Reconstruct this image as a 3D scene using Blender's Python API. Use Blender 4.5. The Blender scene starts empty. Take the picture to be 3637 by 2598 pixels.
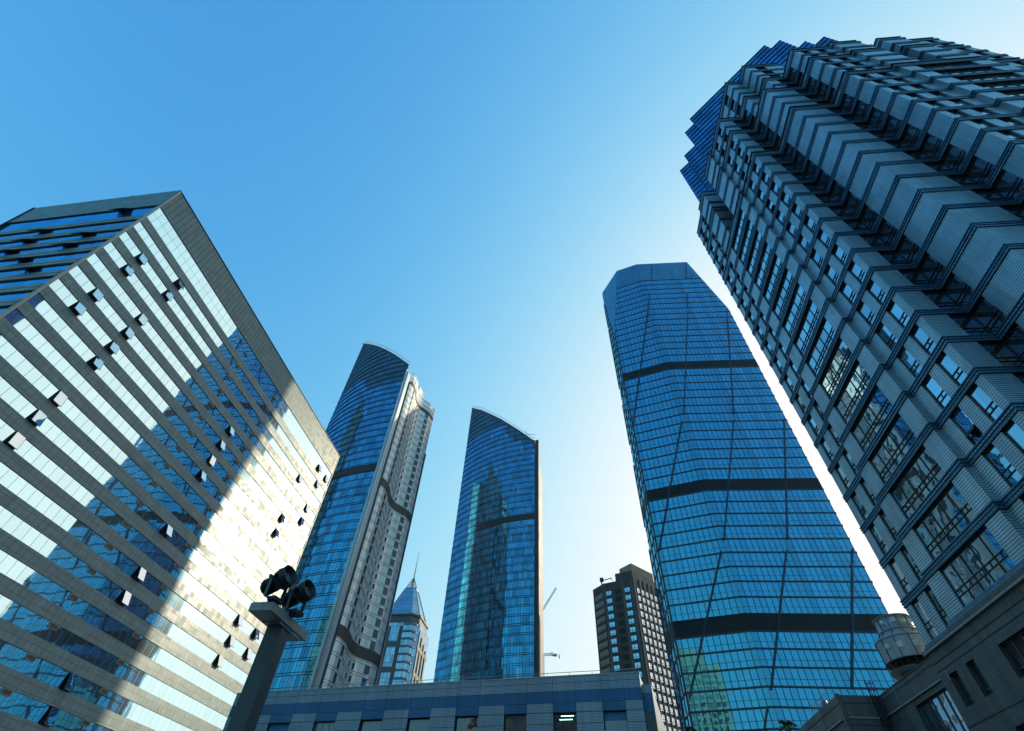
import bpy, bmesh, math, random
from mathutils import Vector, Matrix
random.seed(11)
rad=math.radians
S=bpy.context.scene; COL=S.collection
V=Vector
Z=V((0,0,1))
def d2(az): return V((math.sin(rad(az)),math.cos(rad(az)),0))
# ---------------------------------------------------------------- camera
CAM=V((0,0,1.7))
ROT=Matrix(((0.9981788721858742,-0.06032361943588116,0.0),(-0.04556525098570696,-0.7539711851920621,-0.6553253083794999),(0.039531594509386404,0.6541318772527691,-0.7553467681782411)))
cd=bpy.data.cameras.new('camera'); cam=bpy.data.objects.new('camera',cd); COL.objects.link(cam)
cd.sensor_width=36; cd.lens=17.079; cd.clip_end=6000; cd.clip_start=.1
cam.matrix_world=Matrix.Translation(CAM)@ROT.to_4x4(); S.camera=cam
# ---------------------------------------------------------------- materials
def c4(c): return (c[0],c[1],c[2],1.0)
class G:
    def __init__(s,name):
        s.m=bpy.data.materials.new(name); s.m.use_nodes=True; s.t=s.m.node_tree; s.t.nodes.clear()
        s.out=s.t.nodes.new('ShaderNodeOutputMaterial')
    def n(s,typ,ins={},**p):
        nd=s.t.nodes.new(typ)
        for k,v in p.items(): setattr(nd,k,v)
        for k,v in ins.items():
            if isinstance(v,bpy.types.NodeSocket): s.t.links.new(v,nd.inputs[k])
            else: nd.inputs[k].default_value=v
        return nd
    def mt(s,op,a,b=0.0,c=0.0): return s.n('ShaderNodeMath',{0:a,1:b,2:c},operation=op).outputs[0]
    def vm(s,op,a,b=(0,0,0),scale=None):
        i={0:a,1:b}
        if scale is not None: i={0:a,3:scale}
        return s.n('ShaderNodeVectorMath',i,operation=op).outputs[0]
    def mix(s,f,a,b): return s.n('ShaderNodeMix',{0:f,6:a,7:b},data_type='RGBA').outputs[2]
    def mul(s,a,b): return s.n('ShaderNodeMix',{0:1.0,6:a,7:b},data_type='RGBA',blend_type='MULTIPLY').outputs[2]
    def noise(s,vec,scale,detail=3.0,rough=.5): return s.n('ShaderNodeTexNoise',{'Vector':vec,'Scale':scale,'Detail':detail,'Roughness':rough})
    def wn(s,vec): return s.n('ShaderNodeTexWhiteNoise',{'Vector':vec},noise_dimensions='3D')
    def uv(s):
        u=s.n('ShaderNodeUVMap',uv_map='m').outputs[0]; x=s.n('ShaderNodeSeparateXYZ',{0:u}); return u,x.outputs[0],x.outputs[1]
    def xyz(s,x,y,z=0.0): return s.n('ShaderNodeCombineXYZ',{0:x,1:y,2:z}).outputs[0]
    def ramp(s,f,lo,hi,a=0.0,b=1.0): return s.n('ShaderNodeMapRange',{0:f,1:lo,2:hi,3:a,4:b}).outputs[0]
    def bsdf(s,**k): return s.n('ShaderNodeBsdfPrincipled',{kk.replace('_',' '):v for kk,v in k.items()})
    def fin(s,sh): s.t.links.new(sh,s.out.inputs[0]); return s.m
def cell(g,x,p,o=0.0):
    a=g.mt('DIVIDE',g.mt('SUBTRACT',x,o),p); i=g.mt('FLOOR',a); f=g.mt('SUBTRACT',a,i)
    e=g.mt('MULTIPLY',g.mt('MINIMUM',f,g.mt('SUBTRACT',1.0,f)),p)
    return i,f,e
def MAX(g,*a):
    r=a[0]
    for b in a[1:]: r=g.mt('MAXIMUM',r,b)
    return r
def plain(name,col,rough=.6,metal=0.0,var=.12,scale=.6,spec=.4,dirt=0.0):
    g=G(name); tc=g.n('ShaderNodeTexCoord').outputs['Object']
    f=g.noise(tc,scale,5,.6).outputs[0]
    k=g.ramp(f,.25,.75,1-var,1+var)
    c=g.vm('SCALE',col[:3],scale=k)
    if dirt:
        u,x,y=g.uv(); st=g.noise(g.xyz(g.mt('MULTIPLY',x,2.2),g.mt('MULTIPLY',y,.12)),1.0,5,.6).outputs[0]
        c=g.vm('SCALE',c,scale=g.ramp(st,.35,.7,1-dirt,1.0))
    b=g.bsdf(Base_Color=c,Roughness=g.ramp(f,.3,.7,rough-.08,rough+.08),Metallic=metal); b.inputs['Specular IOR Level'].default_value=spec
    return g.fin(b.outputs[0])
def tiles(name,col,tw,th,joint=.012,jcol=(.05,.06,.06),var=.18,ox=0.0,oy=0.0,stain=.2,rough=.55,alt=None,spec=.4,streak=.0,metal=.0,bump=.3):
    g=G(name); u,x,y=g.uv()
    iy,fy,ey=cell(g,y,th,oy); ix,fx,ex=cell(g,x,tw,ox)
    w=g.wn(g.xyz(ix,iy,3.0)); r=w.outputs[0]
    base=g.vm('SCALE',col,scale=g.ramp(r,0,1,1-var,1+var))
    if alt: base=g.mix(g.mt('MULTIPLY',w.outputs[0],.8),base,c4(alt))
    n1=g.noise(u,.55,6,.65).outputs[0]; n2=g.noise(u,9.0,4,.7).outputs[0]
    base=g.vm('SCALE',base,scale=g.mt('MULTIPLY',g.ramp(n1,.3,.75,1-stain,1+stain*.4),g.ramp(n2,.3,.7,.9,1.08)))
    if streak:
        st=g.noise(g.xyz(g.mt('MULTIPLY',x,1.6),g.mt('MULTIPLY',y,.1)),1.0,6,.65).outputs[0]
        base=g.vm('SCALE',base,scale=g.ramp(st,.35,.68,1-streak,1.05))
    ln=MAX(g,g.mt('LESS_THAN',ex,joint),g.mt('LESS_THAN',ey,joint)) if joint else 0.0
    c=g.mix(ln,base,c4(jcol))
    bp=g.n('ShaderNodeBump',{'Strength':bump,'Distance':.01,'Height':g.mt('SUBTRACT',n2,g.mt('MULTIPLY',ln,1.0))}).outputs[0]
    b=g.bsdf(Base_Color=c,Roughness=g.ramp(r,0,1,rough-.1,rough+.1),Normal=bp,Metallic=metal); b.inputs['Specular IOR Level'].default_value=spec
    return g.fin(b.outputs[0])
def ribs(name,col,per,jw,jcol,var=.1,vj=0.0,stain=.15,ox=0.0,rough=.5,metal=0.0,spec=.5):
    """horizontal ribbed cladding; vj = spacing of vertical joints"""
    g=G(name); u,x,y=g.uv(); iy,fy,ey=cell(g,y,per)
    r=g.wn(g.xyz(g.mt('FLOOR',g.mt('MULTIPLY',x,.31)),g.mt('FLOOR',g.mt('MULTIPLY',y,.4)),1.0)).outputs[0]
    n1=g.noise(u,.5,6,.65).outputs[0]
    st=g.noise(g.xyz(g.mt('MULTIPLY',x,2.0),g.mt('MULTIPLY',y,.15)),1.0,5,.6).outputs[0]
    base=g.vm('SCALE',col,scale=g.mt('MULTIPLY',g.mt('MULTIPLY',g.ramp(r,0,1,1-var,1+var),g.ramp(n1,.3,.7,1-stain,1.05)),g.ramp(st,.35,.7,1-stain,1.04)))
    ln=g.mt('LESS_THAN',ey,jw)
    if vj: ln=MAX(g,ln,g.mt('LESS_THAN',cell(g,x,vj,ox)[2],.02))
    c=g.mix(ln,base,c4(jcol))
    bp=g.n('ShaderNodeBump',{'Strength':.5,'Distance':.03,'Height':g.mt('MINIMUM',ey,.04)}).outputs[0]
    b=g.bsdf(Base_Color=c,Roughness=rough,Normal=bp,Metallic=metal); b.inputs['Specular IOR Level'].default_value=spec
    return g.fin(b.outputs[0])
def glass(name,tint,inner,refl,pw=1.3,ph=50.0,ox=0.0,oy=0.0,lw=.03,lh=.03,line=(.015,.02,.03),tilt=.012,wav=.012,ws=.25,var=.12,rough=.015,mull2=None,haze=0.0,blind=.0,tr=None):
    """reflective coated glazing: every pane sits at its own slight angle and is slightly warped"""
    g=G(name); u,x,y=g.uv()
    ix,fx,ex=cell(g,x,pw,ox); iy,fy,ey=cell(g,y,ph,oy)
    w=g.wn(g.xyz(ix,iy,7.0))
    ln=MAX(g,g.mt('LESS_THAN',ex,lw),g.mt('LESS_THAN',ey,lh))
    if tr:   # a transom at height tr in some of the panes
        hit=g.mt('LESS_THAN',g.mt('FRACT',g.mt('DIVIDE',g.mt('ADD',ix,.5),3.0)),.34)
        ln=MAX(g,ln,g.mt('MULTIPLY',hit,g.mt('LESS_THAN',g.mt('ABSOLUTE',g.mt('SUBTRACT',g.mt('MULTIPLY',fy,ph),tr)),lh)))
    if mull2: ln=MAX(g,ln,g.mt('LESS_THAN',g.mt('ABSOLUTE',g.mt('SUBTRACT',g.mt('MULTIPLY',fy,ph),mull2)),lh*.8))
    nrm=g.n('ShaderNodeNewGeometry').outputs['Normal']
    rc=g.vm('SCALE',g.vm('SUBTRACT',w.outputs[1],(.5,.5,.5)),scale=2*tilt)
    pc=g.n('ShaderNodeNewGeometry').outputs['Position']
    nz=g.vm('SCALE',g.vm('SUBTRACT',g.noise(g.vm('ADD',pc,g.vm('SCALE',w.outputs[1],scale=6.0)),ws,3,.5).outputs[1],(.5,.5,.5)),scale=4*wav)
    N=g.vm('NORMALIZE',g.vm('ADD',g.vm('ADD',nrm,rc),nz))
    fr=g.n('ShaderNodeFresnel',{'IOR':1.5}).outputs[0]
    fac=g.mt('ADD',refl,g.mt('MULTIPLY',fr,1-refl))
    k=g.ramp(w.outputs[0],0,1,1-var,1+var)
    gl=g.n('ShaderNodeBsdfGlossy',{'Color':g.vm('SCALE',tint,scale=k),'Roughness':rough,'Normal':N}).outputs[0]
    inn=g.vm('SCALE',inner,scale=g.ramp(w.outputs[0],0,1,.6,1.5))
    if blind:
        bl=g.mt('LESS_THAN',g.wn(g.xyz(ix,iy,19.0)).outputs[0],blind)
        inn=g.mix(bl,inn,(.32,.36,.36,1))
    di=g.bsdf(Base_Color=inn,Roughness=.6).outputs[0]
    sh=g.n('ShaderNodeMixShader',{0:fac,1:di,2:gl}).outputs[0]
    if haze:
        g2=g.n('ShaderNodeBsdfGlossy',{'Color':c4(tint),'Roughness':.22}).outputs[0]
        sh=g.n('ShaderNodeMixShader',{0:haze,1:sh,2:g2}).outputs[0]
    fr_=g.bsdf(Base_Color=c4(line),Roughness=.45,Metallic=.3).outputs[0]
    return g.fin(g.n('ShaderNodeMixShader',{0:ln,1:sh,2:fr_}).outputs[0])
def emit(name,col,st):
    g=G(name); return g.fin(g.n('ShaderNodeEmission',{'Color':c4(col),'Strength':st}).outputs[0])

# ---------------------------------------------------------------- mesh builder
def P(p,z=None): return V((p[0],p[1],p[2] if z is None else z))
class MB:
    def __init__(s,uo=(0,0)): s.v=[];s.f=[];s.m=[];s.uv=[];s.uo=V((uo[0],uo[1],0)); s.sm=[]
    def face(s,pts,m=0,uv=None,smooth=False):
        pts=[V(p) for p in pts]; i=len(s.v); s.v+=pts; s.f.append(tuple(range(i,i+len(pts)))); s.m.append(m); s.sm.append(smooth)
        if uv is None:
            n=V((0,0,0))
            for a,b in zip(pts,pts[1:]+pts[:1]): n+=a.cross(b)
            if n.length<1e-9: n=V((0,0,1))
            n.normalize()
            if abs(n.z)>.75: uv=[(p.x-s.uo.x,p.y-s.uo.y) for p in pts]
            else:
                t=Z.cross(n).normalized(); uv=[((p-s.uo).dot(t),p.z) for p in pts]
        s.uv+=uv
    def box(s,o,a,b,c,m=0):
        o,a,b,c=V(o),V(a),V(b),V(c)
        if a.cross(b).dot(c)<0: a,b=b,a
        q=[o,o+a,o+a+b,o+b,o+c,o+a+c,o+a+b+c,o+b+c]
        for f in ((3,2,1,0),(4,5,6,7),(0,1,5,4),(1,2,6,5),(2,3,7,6),(3,0,4,7)): s.face([q[i] for i in f],m)
    def bar(s,p,q,w,h=None,m=0,up=Z):
        p,q=V(p),V(q); h=h or w; d=(q-p).normalized()
        if abs(d.dot(up))>.95: up=V((1,0,0))
        x=d.cross(up).normalized(); y=x.cross(d)
        s.box(p-x*w/2-y*h/2,x*w,y*h,q-p,m)
    def tube(s,p,q,r0,r1=None,n=8,m=0,caps=True):
        p,q=V(p),V(q); r1=r0 if r1 is None else r1; d=(q-p).normalized(); up=Z if abs(d.z)<.95 else V((1,0,0))
        x=d.cross(up).normalized(); y=x.cross(d)
        c=[x*math.cos(2*math.pi*i/n)+y*math.sin(2*math.pi*i/n) for i in range(n)]
        for i in range(n):
            a,b=c[i],c[(i+1)%n]; s.face([p+b*r0,p+a*r0,q+a*r1,q+b*r1],m,smooth=True)
        if caps:
            s.face([p+a*r0 for a in c],m); s.face([q+a*r1 for a in reversed(c)],m)
    def lathe(s,prof,o,ax,n=28,m=0,smooth=True,closed=False):
        """profile of (radius, height) about the axis ax through o"""
        o,d=V(o),V(ax).normalized(); up=Z if abs(d.z)<.95 else V((1,0,0))
        x=d.cross(up).normalized(); y=x.cross(d)
        ring=lambda r,h:[o+d*h+(x*math.cos(2*math.pi*i/n)+y*math.sin(2*math.pi*i/n))*r for i in range(n)]
        R_=[ring(*q) for q in prof]
        for k,(A,B) in enumerate(zip(R_,R_[1:])):
            for i in range(n):
                j=(i+1)%n
                u0,u1=i*prof[k][0]*2*math.pi/n,(i+1)*prof[k][0]*2*math.pi/n
                s.face([A[j],A[i],B[i],B[j]],m,uv=[(u1,prof[k][1]),(u0,prof[k][1]),(u0,prof[k+1][1]),(u1,prof[k+1][1])],smooth=smooth)
    def prism(s,poly,z0,z1,m=0,mt=None,top=True,bot=False):
        """poly counter-clockwise seen from above (outward = right of travel)"""
        k=len(poly)
        for i in range(k):
            a,b=poly[i],poly[(i+1)%k]; s.face([P(a,z0),P(b,z0),P(b,z1),P(a,z1)],m)
        if top: s.face([P(p,z1) for p in poly],m if mt is None else mt)
        if bot: s.face([P(p,z0) for p in reversed(poly)],m if mt is None else mt)
    def sweep(s,path,prof,m=0,closed=False):
        """profile of (out, z) swept along a plan path; outward = right of travel, mitred"""
        pts=[V((p[0],p[1],0)) for p in path]; n=len(pts); off=[]
        for i in range(n):
            dp=(pts[i]-pts[i-1]).normalized() if (i>0 or closed) else None
            dn=(pts[(i+1)%n]-pts[i]).normalized() if (i<n-1 or closed) else None
            if dp is None: dp=dn
            if dn is None: dn=dp
            n0=V((dp.y,-dp.x,0)); n1=V((dn.y,-dn.x,0)); b=n0+n1
            off.append(b/(max(.25,b.dot(n0))) if b.length>1e-6 else n0)
        segs=n if closed else n-1
        L=0
        for i in range(segs):
            j=(i+1)%n; l=(pts[j]-pts[i]).length
            for (o0,z0),(o1,z1) in zip(prof,prof[1:]):
                a0=pts[i]+off[i]*o0; b0=pts[j]+off[j]*o0; a1=pts[i]+off[i]*o1; b1=pts[j]+off[j]*o1
                vv=lambda o,z:z+o
                s.face([P(a0,z0),P(b0,z0),P(b1,z1),P(a1,z1)],m,uv=[(L,vv(o0,z0)),(L+l,vv(o0,z0)),(L+l,vv(o1,z1)),(L,vv(o1,z1))])
            L+=l
        if not closed:
            s.face([P(pts[0]+off[0]*o,z) for o,z in reversed(prof)],m); s.face([P(pts[-1]+off[-1]*o,z) for o,z in prof],m)
    def build(s,name,mats,parent=None,cut=None,cutfill=False):
        loc=V((0,0,0)); q=parent
        while q is not None: loc+=q.location; q=q.parent
        me=bpy.data.meshes.new(name); me.from_pydata([tuple(p-loc) for p in s.v],[],s.f)
        uvl=me.uv_layers.new(name='m')
        flat=[c for p in s.uv for c in p]; uvl.data.foreach_set('uv',flat)
        mats=mats if isinstance(mats,(list,tuple)) else [mats]
        for m in mats: me.materials.append(m)
        me.polygons.foreach_set('material_index',s.m); me.polygons.foreach_set('use_smooth',s.sm)
        if any(s.sm) or cut:
            bm=bmesh.new(); bm.from_mesh(me)
            if any(s.sm): bmesh.ops.remove_doubles(bm,verts=bm.verts,dist=1e-4)
            for co,no in (cut or []):
                if cutfill: bmesh.ops.remove_doubles(bm,verts=bm.verts,dist=1e-4)
                r=bmesh.ops.bisect_plane(bm,geom=bm.verts[:]+bm.edges[:]+bm.faces[:],plane_co=V(co)-loc,plane_no=no,clear_outer=True)
                if cutfill:
                    ed=[e for e in r['geom_cut'] if isinstance(e,bmesh.types.BMEdge)]
                    rr=bmesh.ops.contextual_create(bm,geom=ed); ul=bm.loops.layers.uv[0]
                    for f in rr['faces']:
                        f.normal_update(); nn=f.normal; f.material_index=0
                        if nn.dot(no)<0: f.normal_flip(); nn=f.normal
                        t=Z.cross(nn); t=t.normalized() if t.length>.01 else V((1,0,0))
                        for l in f.loops: w=l.vert.co+loc; l[ul].uv=((w-s.uo).dot(t),w.z)
            if not len(bm.faces): bm.free(); return None
            bm.to_mesh(me); bm.free()
        o=bpy.data.objects.new(name,me); COL.objects.link(o)
        if parent: o.parent=parent
        return o
def tag(o,label=None,cat=None,group=None,kind=None):
    if label: o['label']=label
    if cat: o['category']=cat
    if group: o['group']=group
    if kind: o['kind']=kind
    return o
def thing(name,label,cat,loc=(0,0,0),group=None):
    o=bpy.data.objects.new(name,None); COL.objects.link(o); o.location=loc; o.empty_display_size=.5
    return tag(o,label,cat,group)
# ---------------------------------------------------------------- shared materials
dark_metal=plain('dark_metal',(.018,.022,.028),.45,.4)
navy=plain('navy_metal',(.012,.03,.055),.4,.3)
roof_grey=plain('roof_grey',(.12,.12,.12),.8)
pale_trim=plain('pale_trim',(.5,.5,.46),.5,dirt=.15)
black=plain('black_gap_shade',(.006,.007,.008),.8,var=.02)  # black for gaps and joints, and for shade painted on undersides

# ================================================================ LEFT OFFICE BLOCK
def office_block():
    c0=V((-57.1615,33.8228,0)); c1=V((-43.3608,102.745,0)); c2=V((-84.4404,38.6141,0))
    u=(c1-c0).normalized(); w=(c2-c0).normalized(); n=V((u.y,-u.x,0)); nw=V((-w.y,w.x,0)); Lr=70.29; Ll=27.7
    if n.dot(-c0)<0: n=-n
    if nw.dot(-c0)<0: nw=-nw
    T=thing('office_block','grey granite office block with mirror window stripes and many tilted open sashes','office building',c0)
    gran=tiles('granite_tiles',(.22,.33,.33),.855,.775,.02,(.05,.065,.06),.15,stain=.3,rough=.42,spec=.5,alt=(.18,.285,.29),streak=.1,oy=.12)
    gran2=tiles('parapet_tiles',(.205,.315,.305),.875,.72,.045,(.035,.05,.045),.22,stain=.3,rough=.45,alt=(.15,.26,.26),oy=.05)
    gl=glass('mirror_glass',(.62,.93,1.0),(.01,.02,.03),.88,pw=1.28,ph=3.3,oy=68.95-3.3*30,lw=.022,lh=.0,line=(.1,.2,.26),tilt=.0012,wav=.0035,ws=.22,var=.04,rough=.02,haze=.05)
    gl1=glass('mirror_glass_tall',(.62,.93,1.0),(.01,.02,.03),.88,pw=1.28,ph=1.79,oy=70.52,lw=.022,lh=.022,line=(.1,.2,.26),tilt=.0012,wav=.0035,ws=.22,var=.04,haze=.05)
    gll=glass('blue_glass',(.05,.47,.85),(.004,.04,.09),.6,pw=1.28,ph=3.3,oy=68.95-3.3*30,lw=.02,lh=.0,line=(.01,.03,.07),tilt=.006,wav=.006,var=.1)
    sashg=glass('sash_glass',(.8,.92,.97),(.02,.04,.05),.78,pw=40.,ph=40.,lw=0,lh=0,tilt=0,wav=.01,ws=.8,var=.0,rough=.02)
    floors=[(70.52,74.08)]+[(68.95-3.3*i-1.74,68.95-3.3*i) for i in range(20)]
    b=MB(c0)
    # stone bands: right face
    zt=80.0; prev=zt; bands=[]
    for a,c in floors: bands.append((c,prev)); prev=a
    bands.append((0.0,prev))
    for i,(za,zb) in enumerate(bands):
        m=1 if i==0 else 0
        b.box(c0+V((0,0,za))+u*.22-n*.6,u*(Lr-.44),n*.6,Z*(zb-za),m)
        if i==0:
            b.box(c0+V((0,0,za))+w*.0-nw*.6,w*Ll,nw*.75,Z*(zb-za-.02),1)
        else:
            h=(zb-za)
            b.box(c0+V((0,0,za+.03))-nw*.6+w*.5,w*(Ll-.5),nw*.6,Z*(h-.06),0)
            for q in range(2):
                b.box(c0+V((0,0,za+h*(.06+.47*q)))+w*.32,w*(Ll-.32),nw*.12,Z*h*.40,0)
    # core, back sides
    b.box(c0-n*.7-nw*.7+u*.1,u*(Lr-.3),w*(Ll-1),Z*79,0)
    b.face([c1+Z*0,c1+w*Ll,c1+w*Ll+Z*80,c1+Z*80],0); b.face([c1+w*Ll,c2,c2+Z*80,c1+w*Ll+Z*80],0)
    b.face([c0+Z*79.5,c1+Z*79.5,c1+w*Ll+Z*79.5,c2+Z*79.5],0)
    b.build('wall',[gran,gran2],T)
    b=MB(c0)
    b.box(c0-n*.5-w*.03,u*.25,n*.56,Z*80.05,0); b.box(c1-u*.22-n*.5,u*.25,n*.54,Z*80.03,0)
    b.box(c0-nw*.3+Z*0,w*.3,nw*.34,Z*80.0,0)
    b.box(c0-n*.3+Z*80,u*Lr,n*.4,Z*.14,1); b.box(c0-nw*.3+Z*80-w*.03,w*Ll,nw*.42,Z*.16,1)
    b.box(c2-w*.2-nw*.2,w*.25,nw*.5,Z*80.0,1)
    b.build('corner_trim',[pale_trim,dark_metal],T)
    for i,(za,zb) in enumerate(floors):
        f=MB(c0); o=-n*.10
        f.face([c0+o+u*.22+Z*za,c0+o+u*(Lr-.22)+Z*za,c0+o+u*(Lr-.22)+Z*zb,c0+o+u*.22+Z*zb])
        f.build('window_band',gl1 if i==0 else gl,T)
        f=MB(c0); o=-nw*.04
        f.face([c0+o+w*.2+Z*zb,c0+o+w*Ll+Z*zb,c0+o+w*Ll+Z*za,c0+o+w*.2+Z*za])
        f.box(c0+w*.3+Z*(zb-.22)-nw*.02,w*(Ll-.3),nw*.08,Z*.14,1)  # black strip painted in as the shadow under the stone band
        f.build('window_band',[gll,black],T)
    # tilted open sashes
    def pane(s): return math.floor(s/1.28)*1.28
    sash=[(4.48,64.92),(4.49,61.44),(10.93,68.1),(10.96,64.77),(4.46,54.74),(4.41,51.6),(10.86,58.19),(10.93,54.9),(10.92,51.61),(10.89,48.27),(10.93,41.65),(10.83,38.26),(10.96,35.09),(35.81,58.31),(35.77,54.85),(35.8,51.63),(35.74,48.19),(35.76,38.46),(35.78,31.83),(35.74,28.47),(35.56,18.75),(35.86,15.12),(64.22,71.43),(68.38,71.44),(59.17,64.79),(65.92,68.19),(65.74,61.54),(59.13,54.85),(65.67,58.22),(59.28,51.61),(59.81,35.18),(59.94,31.83),(59.25,28.67),(65.82,35.11),(65.91,31.81)]
    def zband(z,half=False):
        for za,zb in floors:
            if za-.6<z<zb+.9: return za,zb
        return min(floors,key=lambda q:abs((q[0]+q[1])/2-z))
    fr=plain('sash_frame',(.05,.06,.06),.4,.5)
    for s,z in sash:
        za,zb=zband(z); s0=s-.62 if s>58 else s-.66
        if zb-za>3: zb=za+1.79
        ang=rad(random.uniform(10,24)); h=zb-za
        f=MB(c0); ht=c0+u*s0+Z*zb+n*.04
        dn=(-Z*math.cos(ang)+n*math.sin(ang))*h; out=(n*math.cos(ang)+Z*math.sin(ang))*.05
        f.box(c0+u*s0+Z*za-n*.09,u*1.28,n*.02,Z*h,2)  # black sheet paints the shade of the open gap behind the sash
        f.box(ht,u*1.26,dn,out,1)
        f.face([ht+out*1.1+u*.05+dn*.97,ht+out*1.1+u*1.21+dn*.97,ht+out*1.1+u*1.21+dn*.03,ht+out*1.1+u*.05+dn*.03],0)
        for q in (.06,1.2): f.bar(c0+u*(s0+q)+Z*(za+.25),ht+u*(q)+dn*.8,.03,m=1)
        f.build('open_sash',[sashg,fr,black],T)
    for s,z in [(6.01,71.3),(16.0,68.1),(15.77,64.5),(6.0,64.5),(6.29,61.4),(15.73,61.3),(10.52,58.2),(6.4,54.8)]:
        za,zb=zband(z); za=max(za,zb-1.75); h=zb-za; ang=rad(26); ht=c0+w*(s-1.3)+Z*zb+nw*.05
        dn=(-Z*math.cos(ang)+nw*math.sin(ang))*h*1.02; f=MB(c0)
        f.box(ht,w*2.5,dn,(nw*math.cos(ang)+Z*math.sin(ang))*.05,0)
        f.build('open_sash',[gll],T)
    louv=ribs('vent_louvre',(.1,.09,.075),.07,.02,(.015,.015,.013))
    for sc,rng in ((29.15,[-1]+list(range(0,18))),(40.92,[-1]+list(range(0,18)))):
        for i in rng:
            zb=72.35 if i<0 else 68.92-3.3*i
            f=MB(c0); o=c0+u*(sc-.62)+Z*(zb-.56)-n*.1
            f.box(o,u*1.24,n*.12,Z*.54,1); f.box(o+u*.07+Z*.07+n*.02,u*1.1,n*.115,Z*.42,0)
            f.build('vent_grille',[louv,plain('vent_frame',(.42,.4,.33),.6) if 'vent_frame' not in bpy.data.materials else bpy.data.materials['vent_frame']],T)
office_block()

# ================================================================ GLASS TOWER (faceted, slanted fins)
def circ_floor(z,h,z0): return z0+math.floor((z-z0)/h)*h
def faceted_tower():
    L=V((47.617,137.834,0));F=V((64.814,129.591,0));Rr=V((100.254,125.306,0)); L2=L+d2(7)*11; R2=Rr+d2(28)*17
    poly=[L2,L,F,Rr,R2,R2+d2(5)*30,R2+d2(5)*30-d2(96.9)*18,L2+d2(52)*18]   # outward on the right of travel
    # order must be clockwise from above with outward right: travel L2->L->F->R heads east with south on the right
    T=thing('faceted_glass_tower','tallest faceted blue glass tower with dark belts and slanting fins, chamfered top','skyscraper',F)
    pg=dict(pw=1.611,lw=.1,tilt=.0022,wav=.005,ws=.12,var=.16,line=(.012,.025,.04),blind=.03)
    gl=glass('tower_glass',(.085,.56,.84),(.004,.06,.11),.47,ph=4.22,oy=.0,lh=.07,mull2=1.6,**pg)
    belt=ribs('louvre_belt',(.010,.022,.028),.9,.04,(.004,.008,.01),vj=1.611,spec=.08)
    H=241.9
    E=V((45.95,138.6,187.7)); L1=V((54.91,134.34,242.7)); L0=V((L2.x,L2.y,238))
    def plane(a,b,c):
        no=(b-a).cross(c-a).normalized()
        return no if no.z>0 else -no
    n1=plane(E+V((1.6,-.75,0)),L1,L0)
    E2=V((99.9,125.35,198.5)); R1=V((91.5,126.36,241.6)); n2=plane(E2,R1,V((R2.x+1,R2.y+2,232)))
    cuts=[(L1,n1),(R1,n2)]
    b=MB(F); b.prism(poly,0,H,0,1)
    cg=glass('crown_glass',(.15,.5,.68),(.01,.05,.08),.4,pw=1.611,lw=.07,tilt=.004,wav=.006,var=.14,line=(.012,.03,.05),ph=2.2,lh=.06)
    inset=MB(F)
    b.build('chamfered_crown',[cg,roof_grey],T,cut=cuts,cutfill=True)
    def ring(path,off,z0,z1,thick=None):
        pass
    fl=[]
    zones=[(224.43,159.3,4.22),(154.7,100.0,4.2),(95.75,57.85,4.21),(53.45,0.2,4.2)]
    ledges=[]
    for zt,zb,h in zones:
        k=round((zt-zb)/h); hh=(zt-zb)/k
        for i in range(k):
            fl.append((zt-hh*(i+1),zt-hh*i))
    vis=[L2+d2(60)*.01,L2,L,F,Rr,R2]
    vis=[L2,L,F,Rr,R2]
    for z0,z1 in fl:
        f=MB(F)
        for a,c in zip(vis,vis[1:]):
            d=(c-a).normalized(); nn=V((d.y,-d.x,0))*.03; ln=(c-a).length
            uu=[(0,0),(ln,0),(ln,z1-z0),(0,z1-z0)]
            f.face([P(a+nn,z0),P(c+nn,z0),P(c+nn,z1),P(a+nn,z1)],0,uv=uu)
        f.build('window_band',gl,T,cut=cuts)
        if z1 not in (159.3,):
            f=MB(F); f.sweep(vis,[(0,z1-.2),(.2,z1-.2),(.2,z1+.2),(0,z1+.2)],0)
            f.build('floor_ledge',navy,T,cut=cuts)
    for z0,z1 in ((154.7,159.3),(95.75,100.0),(53.45,57.85)):
        f=MB(F); f.sweep(vis,[(0,z0),(.12,z0),(.12,z1),(0,z1)],0); f.build('louvre_belt',belt,T)
    f=MB(F); f.sweep(vis,[(0,224.2),(.15,224.2),(.15,224.55),(0,224.55)],0); f.build('crown_ledge',navy,T,cut=cuts)
    e1=(F-L).normalized(); e2=(Rr-F).normalized(); N1=V((e1.y,-e1.x,0)); N2=V((e2.y,-e2.x,0))
    def fpt(f,s,z): return (L+e1*s+N1*.25 if f==1 else F+e2*s+N2*.25)+Z*z
    fins=[(2,8.05,240,2,4.94,224.5),(2,25.7,239,2,22.7,224.5),(2,2.11,211.5,2,.1,204.5),(1,18.9,204,1,18.5,199.8),(2,20.0,210.2,2,17.5,199.4),
      (1,17.74,197.4,1,.3,129.6),(2,17,196.1,2,.3,129.3),(2,34.8,195.9,2,18.2,128.8),(1,17.88,126,1,.6,78.4),(2,17.28,125.8,2,.5,78.5),(2,34.9,125.8,2,18.5,78.7),
      (1,17.9,75.2,1,.83,40.1),(2,17.06,75.4,2,.56,40.5),(2,34.93,75.5,2,18.93,41.1),(1,17.6,36.9,1,.5,2),(2,17.1,37,2,.5,2),(2,34.9,37,2,18.6,2)]
    for a,s,z,a2,s2,z2 in fins:
        f=MB(F); f.bar(fpt(a,s,z),fpt(a2,s2,z2),.42,.5,up=N1 if a==1 else N2); f.build('slanted_fin',navy,T,cut=cuts)
    e0=(L-L2).normalized(); N0=V((e0.y,-e0.x,0))
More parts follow.
